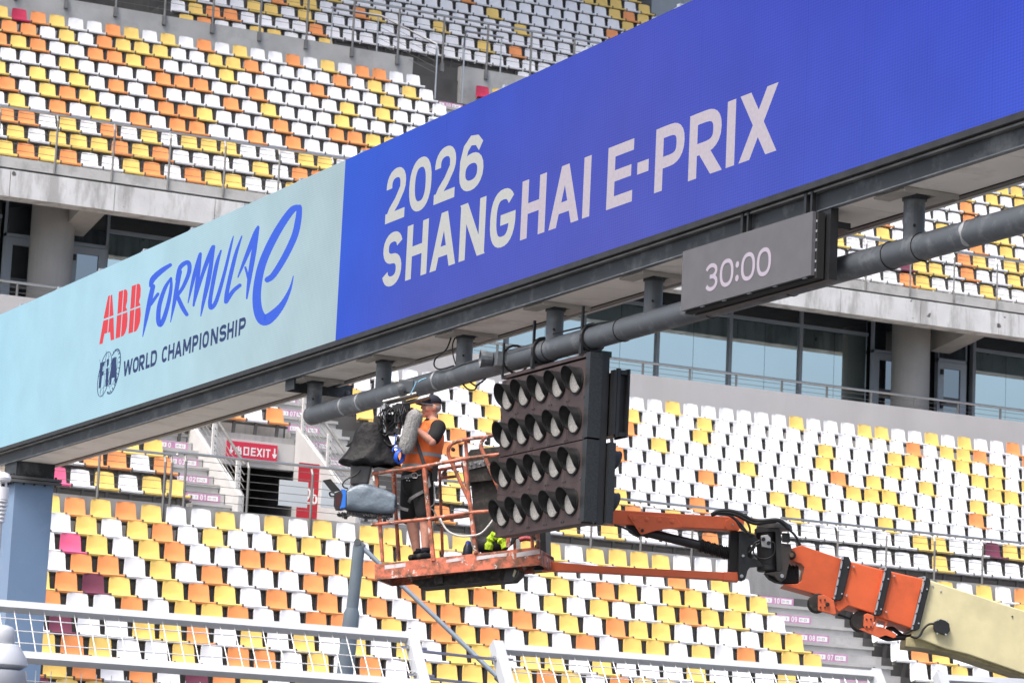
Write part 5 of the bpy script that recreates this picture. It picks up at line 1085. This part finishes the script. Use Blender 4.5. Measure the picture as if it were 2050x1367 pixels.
b = MB(); o_ = fb(936, 1112, .3); b.lathe([(.05, -.02), (.055, .02), (.052, .08), (.035, .125)], o_, (0, 0, 1), 14); smooth_by_angle(b.build('flask_body', mat('navy_flask', (.012, .015, .03), .35), bt))
b = MB(); b.lathe([(.03, .12), (.032, .135), (.026, .155), (.01, .165)], o_, (0, 0, 1), 12); smooth_by_angle(b.build('flask_cap', mat('blue_cap', (.03, .05, .28), .4), bt))
# ================================================================== THE TECHNICIAN
MD = onP(846, 1118, PL+wB*.34, nB).dot(HF)
cM = lambda x, y: (640+x/4.557, 760+y/4.557)                  # measured on a 4.557 x enlargement
def MP(x, y, n=0.0): p = onD(*cM(x, y), MD); return p - HF*n    # n: metres towards the viewer
def voxel(name, b, m, parent, size=.014, smooth=6, extra=None):
    me = b.mesh('tmp', m, Vector((0, 0, 0)), True, 0); o = bpy.data.objects.new('tmp', me); COL.objects.link(o)
    r = o.modifiers.new('r', 'REMESH'); r.mode = 'VOXEL'; r.voxel_size = size; r.use_smooth_shade = True
    s = o.modifiers.new('s', 'SMOOTH'); s.iterations = smooth; s.factor = .5
    if extra: extra(o)
    dg = bpy.context.evaluated_depsgraph_get(); ev = o.evaluated_get(dg); nm = bpy.data.meshes.new_from_object(ev)
    bpy.data.objects.remove(o)
    w = wloc(parent) if parent is not None else Vector((0, 0, 0))
    nm.transform(Matrix.Translation(Vector((0, 0, CZ))-w)); nm.materials.clear(); nm.materials.append(m); nm.name = name
    nm.polygons.foreach_set('use_smooth', [True]*len(nm.polygons))
    q = bpy.data.objects.new(name, nm); COL.objects.link(q); q.parent = parent; return q
def ball(b, c, rx, ry=None, rz=None, ax=None, seg=14):
    c = Vector(c); ry = ry or rx; rz = rz or rx; A = ax or (HR, HF, UP); vs = []; n = 9
    vs.append(c+A[2]*rz)
    for i in range(1, n):
        t = math.pi*i/n
        for j in range(seg): a = 2*math.pi*j/seg; vs.append(c+A[0]*(rx*math.sin(t)*math.cos(a))+A[1]*(ry*math.sin(t)*math.sin(a))+A[2]*(rz*math.cos(t)))
    vs.append(c-A[2]*rz); fs = []
    for j in range(seg): fs.append((0, 1+j, 1+(j+1) % seg)); k = 1+(n-2)*seg; fs.append((len(vs)-1, k+(j+1) % seg, k+j))
    for i in range(n-2):
        for j in range(seg): a = 1+i*seg; fs.append((a+j, a+seg+j, a+seg+(j+1) % seg, a+(j+1) % seg))
    b.add(vs, fs); return b
def limb(b, pts, rs, seg=14):
    P = [Vector(p) for p in pts]
    Q = []; R = []
    for i in range(len(P)-1):
        for k in range(4): t = k/4; Q.append(P[i].lerp(P[i+1], t)); R.append(rs[i]+(rs[i+1]-rs[i])*t)
    Q.append(P[-1]); R.append(rs[-1]); b.tube(Q, R, seg)
    for p, r in zip(P, rs): ball(b, p, r*.99)
    return b
man = thing('person', MP(910, 1500)*1.0, 'man in navy cap, orange hi-vis vest and black shorts working in the basket', 'person')
SKIN = mat('skin', (.60, .30, .22), .5, var=.08, vscale=25); SKIN.node_tree.nodes['Principled BSDF'].inputs['Subsurface Weight'].default_value = .08
# joints
face = (-HR*.93 - HF*.36).normalized()                         # the way he looks: to the left and slightly towards us
side = Vector((-face.y, face.x, 0)); side = side if side.dot(-HF) > 0 else -side
fr = (side, face, UP)
head = MP(1018, 245)
neck = MP(1022, 375); chest = MP(985, 540); belly = MP(925, 730); hip = MP(880, 900)
shN = MP(1085, 455, .17); shF = MP(965, 440, -.19)
elN = MP(1030, 600, .30); wrN = MP(915, 505, .33); haN = MP(880, 470, .33)
elF = MP(880, 560, -.16); wrF = MP(845, 400, -.02); haF = MP(838, 320, .03)
hpN = MP(935, 900, .09); hpF = MP(840, 900, -.10)
knN = MP(965, 1270, .10); knF = MP(835, 1265, -.08)
anN = MP(968, 1588, .10); anF = MP(888, 1584, -.08)
b = MB()
ball(b, head+face*.01, .078, .098, .108, fr); ball(b, head+face*.03-UP*.075, .058, .062, .055, fr); ball(b, head-face*.03+UP*.02, .078, .085, .085, fr)
ball(b, head+face*.108-UP*.022, .014, .020, .022, fr); ball(b, head+face*.10+UP*.0, .011, .015, .026, fr); ball(b, head+face*.088+UP*.028, .05, .02, .014, fr)
ball(b, head+face*.092-UP*.068, .028, .018, .012, fr); ball(b, head+face*.082-UP*.108, .026, .024, .022, fr)
for s_ in (1, -1): ball(b, head+side*(s_*.08)-face*.012-UP*.02, .012, .024, .034, fr); ball(b, head+side*(s_*.05)+face*.06-UP*.04, .028, .03, .03, fr)
limb(b, [head-UP*.06-face*.015, neck], [.055, .062]); limb(b, [neck, chest, belly, hip], [.07, .15, .17, .15]); limb(b, [shF, neck, shN], [.07, .06, .07])
limb(b, [shN, elN, wrN, haN], [.062, .048, .031, .034]); limb(b, [shF, elF, wrF, haF], [.062, .048, .031, .034])
limb(b, [hpN, knN, MP(975, 1390, .10), anN], [.10, .070, .066, .042]); limb(b, [hpF, knF, MP(858, 1385, -.08), anF], [.10, .068, .064, .041])
for ha, d0 in ((haN, (haN-wrN).normalized()), (haF, (haF-wrF).normalized())):
    cr = d0.cross(-HF).normalized(); b_ = MB()
    for k in range(4):                                         # four unequal bent fingers and a thumb
        L_ = (.040, .046, .043, .034)[k]; r0 = ha+cr*(.026-.017*k)+d0*.02; p1 = r0+d0*L_; p2 = p1+(d0*.4-HF*-.8+cr*.05).normalized()*L_*.7
        limb(b, [r0, p1, p2], [.0105, .0095, .008], 8)
    t0 = ha+cr*.03; limb(b, [t0, t0+(cr*.7+d0*.6)*.04, t0+(cr*.4+d0*.95)*.07], [.012, .011, .009], 8)
voxel('body', b, SKIN, man, .009, 4)
for s_ in (1, -1):
    q = MB(); ball(q, head+side*(s_*.032)+face*.088+UP*.006, .011, .008, .007, fr, 10); q.build('eye', mat('eye_dark', (.03, .025, .02), .2), man, smooth=True)
    q = MB(); ball(q, head+side*(s_*.034)+face*.096+UP*.024, .02, .006, .005, fr, 10); q.build('eyebrow', mat('grey_hair', (.36, .33, .31), .8), man, smooth=True)
q = MB(); ball(q, head+face*.108-UP*.069, .022, .004, .003, fr, 10); q.build('mouth', mat('lip_shadow', (.25, .08, .07), .6), man, smooth=True)
q = MB(); ball(q, head-face*.038-UP*.012, .083, .076, .058, fr); [ball(q, head+side*(s_*.074)+face*.008-UP*.005, .012, .02, .03, fr) for s_ in (1, -1)]; voxel('hair', q, mat('grey_hair', (.36, .33, .31), .8, var=.3, vscale=60), man, .008, 3)
NAVY_C = mat('navy_cap', (.012, .014, .028), .8)
q = MB(); ball(q, head+UP*.052-face*.008, .092, .112, .085, fr); cap = voxel('cap', q, NAVY_C, man, .01, 3)
for v in cap.data.vertices:                                    # the crown is cut off level with the brow
    zc = (head+UP*.035-wloc(man)).z+CZ
    if v.co.z < zc: v.co.z = zc
q = MB(); n_ = 12; vs = []
for i in range(n_+1):
    a = math.pi*(i/n_-.5); vs.append(head+UP*(.042)+side*(.086*math.sin(a))+face*(.08*math.cos(a)+.02)); vs.append(head+UP*(.026-.012*abs(math.sin(a)))+side*(.088*math.sin(a))+face*(.02+.165*math.cos(a)))
q.add(vs, [(2*i, 2*i+1, 2*i+3, 2*i+2) for i in range(n_)]); q.add([v+UP*.006 for v in vs], [(2*i, 2*i+2, 2*i+3, 2*i+1) for i in range(n_)]); q.build('cap_peak', NAVY_C, man, smooth=True)
q = MB(); q.tube([vs[2*i+1]-UP*.001 for i in range(n_+1)], .0035, 5); q.build('cap_piping', mat('pale_piping', (.5, .5, .55), .7), man)
BLK_T = mat('black_cotton', (.010, .010, .011), .9, bump=.3, bscale=60)
q = MB(); limb(q, [MP(1015, 420), chest, belly, hip], [.10, .172, .19, .16]); limb(q, [shF, MP(1015, 420), shN], [.085, .085, .088]); limb(q, [shN, shN.lerp(elN, .72)], [.085, .078]); limb(q, [shF, shF.lerp(elF, .7)], [.085, .075]); voxel('shirt', q, BLK_T, man, .012, 6)
VEST = mat('orange_vest', (1.0, .20, .045), .75, var=.06, vscale=6, bump=.5, bscale=14)
q = MB()
vA = MP(1010, 455); limb(q, [vA, chest, belly, MP(905, 800)], [.125, .19, .208, .19]); limb(q, [MP(955, 455, -.12), MP(1060, 445, .11)], [.10, .10])
vest = voxel('vest', q, VEST, man, .012, 7)
# open neck: keep only what lies below the collar line
REFL = mat('reflective_tape', (.36, .35, .35), .45, var=.1, vscale=30)
def band(name, zpx, h, m, xs, r, parent=man, cpt=None):
    q = MB(); c = MP(*zpx); nn = 28; vs = []
    for i in range(nn):
        a = 2*math.pi*i/nn; d = HR*math.cos(a)*r+HF*math.sin(a)*r*.98
        vs += [c+d+UP*h/2+HR*(.0), c+d-UP*h/2]
    q.add(vs, [(2*i, 2*i+1, (2*i+3) % (2*nn), (2*i+2) % (2*nn)) for i in range(nn)]); return q.build(name, m, parent, smooth=True)
band('reflective_band', (938, 695), .042, REFL, None, .208); band('reflective_band', (912, 800), .038, REFL, None, .199)
def strap(name, pts, w, m, parent=man, th=.006):
    P = [Vector(p) for p in pts]; q = MB(); vs = []
    for i, p in enumerate(P):
        t = (P[min(i+1, len(P)-1)]-P[max(i-1, 0)]).normalized(); s_ = t.cross(HF).normalized(); vs += [p+s_*w/2, p-s_*w/2, p+s_*w/2-HF*th, p-s_*w/2-HF*th]
    for i in range(len(P)-1):
        k = 4*i; q.f += []; 
    q.add(vs, [f for i in range(len(P)-1) for f in ((4*i, 4*i+1, 4*i+5, 4*i+4), (4*i+2, 4*i+6, 4*i+7, 4*i+3), (4*i, 4*i+4, 4*i+6, 4*i+2), (4*i+1, 4*i+3, 4*i+7, 4*i+5))]); return q.build(name, m, parent)
strap('vest_shoulder_tape', [MP(1085, 420, .13), MP(1030, 455, .19), MP(985, 520, .195), MP(960, 570, .195)], .035, REFL)
HARN = mat('harness_webbing', (.10, .10, .105), .8, var=.2, vscale=30)
strap('harness_strap', [MP(880, 560, .19), MP(905, 640, .205), MP(935, 730, .21), MP(958, 800, .2), MP(985, 900, .17), MP(1000, 960, .15)], .040, HARN)
strap('harness_collar', [MP(945, 450, .05), MP(985, 432, .12), MP(1030, 400, .13), MP(1085, 395, .10)], .045, BLK_T)
q = MB(); limb(q, [MP(905, 850), hip, MP(885, 950)], [.168, .172, .168]); limb(q, [hpN, MP(950, 1080, .10), MP(962, 1232, .11)], [.125, .118, .106]); limb(q, [hpF, MP(825, 1080, -.09), MP(812, 1235, -.09)], [.125, .115, .10]); voxel('shorts', q, BLK_T, man, .012, 6)
for pts, w in (([MP(950, 1040, .225), MP(880, 1075, .225), MP(830, 1105, .18), MP(815, 1130, .12)], .034), ([MP(700, 1150, .08), MP(750, 1185, .13), MP(810, 1200, .13)], .034), ([MP(985, 900, .18), MP(1005, 985, .2), MP(960, 1035, .23)], .036), ([MP(745, 900, .07), MP(830, 895, .175), MP(930, 885, .185), MP(1000, 880, .16)], .040)): strap('harness_strap', pts, w, mat('grey_webbing', (.17, .17, .175), .8, var=.15, vscale=30))
q = MB(); q.tube([MP(838, 890, .2), MP(850, 872, .2), MP(880, 868, .2), MP(900, 890, .2), MP(890, 915, .2), MP(855, 915, .2)], .006, 6, closed=True); q.tube([MP(895, 890, .205), MP(915, 892, .205), MP(930, 884, .205)], .006, 6); q.build('carabiner', INOX, man)
q = MB(); p = MP(1055, 870, .14); q.obox(p, HR*.03, HF*.03, UP*.085); q.build('belt_pouch', BLACKM, man)
for x, y in ((790, 912), (812, 915), (800, 935), (822, 938)): MB().lathe([(.006, 0), (.006, .004)], MP(x, y, .185), -HF, 8).build('harness_eyelet', INOX, man)
SHOE = mat('black_shoe', (.012, .012, .012), .7)
for an, kk in ((anN, .10), (anF, -.10)):
    ft = (face*.45-HF*.85).normalized(); toe = an+ft*.16-UP*.055; q = MB(); limb(q, [an-UP*.04-face*.03, toe], [.046, .038]); ball(q, an-UP*.015, .048, .05, .05); voxel('shoe', q, SHOE, man, .01, 3)
    q = MB(); q.tube([an+UP*.0, an+UP*.06], [.047, .048], 14); q.build('sock', mat('navy_sock', (.008, .009, .016), .9), man, smooth=True)

# ================================================================== REMOTE CAMERA HEAD UNDER THE PIPE
RD = MD-.18
def RP(x, y, n=0.0): return onD(*cM(x, y), RD)-HF*n
rig = thing('camera_rig', RP(640, 210), 'remote camera head with black rain cover and grey wrapped camera clamped under the pipe', 'camera rig')
def rtube(name, pts, r, m=ALU, seg=12, n=0.0):
    q = MB(); q.tube([RP(*p[:2], p[2] if len(p) > 2 else n) for p in pts], r, seg); return smooth_by_angle(q.build(name, m, rig))
ALS = mat('silver_tube', (.5, .5, .5), .3, metal=.9, var=.1, vscale=8)
for a, c, n in (((580, 212), (885, 135), .05), ((760, 214), (1000, 148), -.06)):
    o = rtube('support_tube', [(*a, n), (*c, n)], .026, mat('dull_tube', (.24, .23, .21), .35, metal=.8, var=.15, vscale=8))
    q = MB(); d = (RP(*c, n)-RP(*a, n)).normalized(); q.lathe([(.026, .0), (.026, .005), (.02, .005), (.019, .001)], RP(*c, n), d, 14); q.lathe([(.018, .0056), (.002, .0057)], RP(*c, n), d, 14); q.build('tube_end', BLACKM, rig)
rtube('drop_tube', [(597, 222, .05), (597, 486, .05)], .024, ALS, 16); rtube('drop_tube', [(712, 250, .04), (712, 390, .04)], .019, ALS, 14); rtube('drop_tube', [(708, 390, .05), (708, 496, .05)], .024, ALS, 16)
for x, y, w, h in ((606, 270, 36, 20), (702, 265, 40, 24), (706, 372, 26, 34), (704, 474, 28, 18), (690, 290, 50, 10)):
    q = MB(); q.obox(RP(x, y, .06), HR*(w*.00118), HF*.05, UP*(h*.00118)); q.build('tube_clamp', BLACK, rig)
q = MB(); q.lathe([(.022, 0), (.022, .03), (.012, .03)], RP(585, 268, .12), -HF, 12); q.build('clamp_knob', ALS, rig)
for c, w, h, n in (((640, 400), 105, 82, -.12), ((530, 370), 42, 42, -.06), ((765, 330), 60, 70, -.1), ((660, 345), 60, 30, -.05), ((640, 490), 70, 16, -.02), ((760, 245), 64, 32, -.08)):
    q = MB(); q.obox(RP(*c, n), HR*(w*.00118), HF*.07, (UP+HR*.05)*(h*.00118)); o = q.build('rig_box', GRIME if w < 60 else BLACK, rig); md = o.modifiers.new('bevel', 'BEVEL'); md.width = .008; md.segments = 2
q = MB(); q.obox(RP(790, 45+20, -.02), HR*.085, HF*.07, (UP*.99-HR*.05)*.075); o = q.build('pipe_cradle', mat('cradle_grey', (.07, .08, .09), .55), rig); md = o.modifiers.new('bevel', 'BEVEL'); md.width = .012; md.segments = 2
q = MB(); q.lathe([(.03, 0), (.05, .02), (.05, .06), (.02, .07)], RP(745, 90, .05), -HF, 14); q.build('cradle_roller', mat('cradle_grey', (.07, .08, .09), .55), rig)
rnd = random.Random(3)
for k in range(26):
    x0, y0 = 560+rnd.random()*260, 230+rnd.random()*80; x1, y1 = x0+rnd.uniform(-90, 90), y0+rnd.uniform(60, 230)
    cable([RP(x0, y0, .08), RP((x0+x1)/2+rnd.uniform(-50, 50), (y0+y1)/2, .10+.05*rnd.random()), RP(x1, y1, .07)], .0045+.003*rnd.random(), 'rig_cable', rig, sub=5, seg=5)
BLUEC = mat('blue_cable', (.01, .09, .55), .4); CYANC = mat('cyan_cord', (.15, .35, .5), .5)
for pts in ([(735, 285), (740, 300), (748, 320)], [(830, 150), (860, 90), (885, 30)], [(900, 35), (930, 15), (975, 0)]): cable([RP(*p, .1) for p in pts], .008, 'cyan_cord', rig, CYANC)
cable([RP(*p, .1) for p in ((700, 510), (694, 550), (690, 590), (700, 610))], .007, 'blue_cable', rig, BLUEC)
for p in ([(580, 505), (600, 520), (625, 500)], [(590, 560), (640, 610), (720, 590)], [(720, 520), (700, 580), (670, 620)]): cable([RP(*q, .08) for q in p], .009, 'rig_cable', rig)
coil = thing('cable_coil', RP(735, 700), 'coil of bright blue cable hanging beside the orange vest', 'cable')
for k in range(5): q = MB(); c = RP(716+7*k, 705+3*k, .06+.02*k); q.tube([c+HR*(.036*math.cos(a)+.012*math.sin(a))+UP*(.075*math.sin(a))+HF*.05*math.cos(a) for a in np.linspace(0, 2*math.pi, 26)[:-1]], .008, 6, closed=True); q.build('cable_turn', BLUEC, coil, smooth=True)
cable([RP(*p, .12) for p in ((668, 668), (672, 640), (700, 630), (735, 650))], .009, 'cable_turn', coil, BLUEC)
# black rain cover: a draped, creased cone
COVER = mat('black_rain_cover', (.009, .009, .010), .6, spec=.25, var=.2, vscale=10, bump=.6, bscale=16)
sect = [(385, 465, 385, 560), (405, 400, 370, 600), (455, 420-10, 325, 610), (530, 440, 300, 640), (590, 450, 290, 672), (640, 455, 262, 690), (700, 440, 215, 720), (740, 430, 150, 736), (765, 435, 178, 742), (780, 440, 215, 745), (790, 445, 300, 745)]
q = MB(); SG = 40; vs = []
for j, (y, cx, xl, xr) in enumerate(sect):
    cx = (xl+xr)/2; hw = (xr-xl)/2*.001185
    for i in range(SG):
        a = 2*math.pi*i/SG; k = 1+.05*math.sin(5*a+.6*j)+.045*math.sin(9*a+1.7*j)+.03*math.sin(14*a-j); s_ = min(1, .6+.1*j)
        p = RP(cx, y-25*math.cos(a)*(j > 5)*.4, 0)+HR*hw*math.cos(a)*(1 if abs(math.cos(a)) > .97 else k)+HF*hw*.52*math.sin(a)*k
        vs.append(p+UP*.012*math.sin(7*a+j)*(j > 4))
n_ = len(sect); q.add(vs, [(j*SG+i, (j+1)*SG+i, (j+1)*SG+(i+1) % SG, j*SG+(i+1) % SG) for j in range(n_-1) for i in range(SG)]+[list(range(SG))])
o = q.build('rain_cover', COVER, rig); smooth_by_angle(o, 22); sb_ = o.modifiers.new('sub', 'SUBSURF'); sb_.levels = 1; sb_.render_levels = 1
q = MB(); q.prism([RP(*p, .05) for p in ((310, 560), (270, 590), (236, 610), (262, 618), (305, 600), (330, 570))], HF*.02); q.build('cover_flap', COVER, rig)
q = MB(); q.prism([RP(*p, .08) for p in ((285, 775), (485, 785), (470, 850), (445, 960), (300, 968), (280, 960))], HF*.16); o = q.build('column_cover', mat('smoke_cover', (.05, .05, .052), .35, var=.25, vscale=8), rig); md = o.modifiers.new('bevel', 'BEVEL'); md.width = .02; md.segments = 2
cable([RP(*p, .12) for p in ((375, 830), (330, 880), (250, 920), (216, 960), (225, 990), (262, 1003))], .008, 'rig_cable', rig)
# wrapped camera: a soft bag with folds
GREYW = mat('grey_wrap', (.145, .185, .225), .38, var=.1, vscale=7, bump=.9, bscale=9)
sect = [(236, 1010, 1195), (255, 990, 1200), (300, 968, 1205), (360, 950, 1212), (410, 945, 1220), (470, 955, 1228), (540, 980, 1238), (600, 1005, 1244), (650, 1030, 1242), (690, 1055, 1225), (698, 1080, 1190)]
q = MB(); vs = []; SG = 22
for j, (x, yt, yb) in enumerate(sect):
    c = RP(x, (yt+yb)/2); hh = (yb-yt)/2*.001185
    for i in range(SG):
        a = 2*math.pi*i/SG; ca, sa_ = math.cos(a), math.sin(a); e = .55
        rr = 1+.03*math.sin(4*a+1.3*j)+.025*math.sin(7*a-2*j)
        vs.append(c+UP*(hh*math.copysign(abs(ca)**e, ca))*(rr if abs(ca) < .9 else 1)+HF*(.13*math.copysign(abs(sa_)**e, sa_))*rr+HR*.01*math.sin(3*a+j))
q.add(vs, [(j*SG+i, (j+1)*SG+i, (j+1)*SG+(i+1) % SG, j*SG+(i+1) % SG) for j in range(len(sect)-1) for i in range(SG)]+[list(range(SG)), [(len(sect)-1)*SG+i for i in range(SG)][::-1]])
o = q.build('camera_wrap', GREYW, rig); smooth_by_angle(o, 26); sb_ = o.modifiers.new('sub', 'SUBSURF'); sb_.levels = 1; sb_.render_levels = 1
q = MB(); q.prism([RP(*p, .13) for p in ((198, 1012), (238, 1010), (246, 1050), (240, 1172), (208, 1180), (188, 1186), (200, 1150), (216, 1060))], HF*.26); q.build('blue_frame', mat('blue_frame', (.02, .16, .62), .4), rig)
q = MB(); q.prism([RP(*p, .12) for p in ((138, 1046), (200, 1020), (214, 1060), (204, 1150), (188, 1186), (140, 1180), (132, 1160))], HF*.24); q.build('lens_hood', BLACK, rig)
q = MB(); q.prism([RP(*p, .122) for p in ((150, 1062), (196, 1040), (204, 1062), (196, 1140), (182, 1168), (152, 1166))], HF*.002); q.build('lens_glass', mat('dark_red_lens', (.05, .012, .016), .08), rig)
q = MB(); q.prism([RP(*p, .10) for p in ((28, 926), (104, 914), (194, 1018), (118, 1036))], HF*.012); q.build('sun_flap', BLACKM, rig)
cable([RP(*p, .12) for p in ((140, 1042), (104, 1036), (96, 1054), (108, 1072), (138, 1074))], .01, 'flap_knob', rig)
q = MB(); q.prism([RP(*p, .05) for p in ((160, 1222), (230, 1218), (232, 1240), (180, 1248), (160, 1240))], HF*.1); q.build('head_plate', BLACK, rig)
q = MB(); q.prism([RP(*p, .06) for p in ((250, 1205), (668, 1240), (668, 1252), (440, 1266), (300, 1236), (246, 1222))], HF*.14); q.build('head_plate', BLACK, rig)
for k in range(18):
    x0 = 170+rnd.random()*460; cable([RP(x0, 1200+x0*.06, .08), RP(x0+rnd.uniform(-20, 40), 1225+x0*.06+rnd.random()*30, .11), RP(x0+rnd.uniform(10, 80), 1205+x0*.06, .08)], .006, 'rig_cable', rig, sub=5, seg=5)
for x, y in ((240, 1250), (425, 1272), (594, 1290)): q = MB(); q.obox(RP(x, y, .05), HR*.018, HF*.03, UP*.028); q.build('mount_foot', BLACK, rig)
# furry microphone
mic = thing('windshield_microphone', RP(830, 480), 'long grey furry microphone windshield held in front of the man', 'microphone')
FUR = mat('grey_fur', (.26, .26, .26), .9, var=.35, vscale=45, bump=1.0, bscale=70)
a0, a1 = RP(872, 350, .12), RP(798, 610, .12); dm = (a1-a0).normalized()
q = MB(); limb(q, [a0, a0.lerp(a1, .5), a1], [.085, .092, .085], 20); core = voxel('windshield', q, FUR, mic, .012, 2)
q = MB(); L0 = (a1-a0).length; e1 = dm.cross(HF).normalized(); e2 = dm.cross(e1)
for k in range(4200):
    t = rnd.uniform(-.085, L0+.085); an = rnd.uniform(0, 2*math.pi); rr = .088
    if t < 0: rr = math.sqrt(max(0, .085**2-t*t))
    if t > L0: rr = math.sqrt(max(0, .085**2-(t-L0)**2))
    nrm = e1*math.cos(an)+e2*math.sin(an); p = a0+dm*t+nrm*rr*.97; tip = p+(nrm*.5+dm*(.9+.4*rnd.random())+(e1*rnd.uniform(-1, 1)+e2*rnd.uniform(-1, 1))*.4)*.026; w = nrm.cross(dm)*.0022
    q.add([p-w, p+w, tip], [(0, 1, 2)])
tag(q.build('fur', mat('grey_fur_tips', (.36, .36, .355), .9, var=.4, vscale=60), mic), kind='stuff')
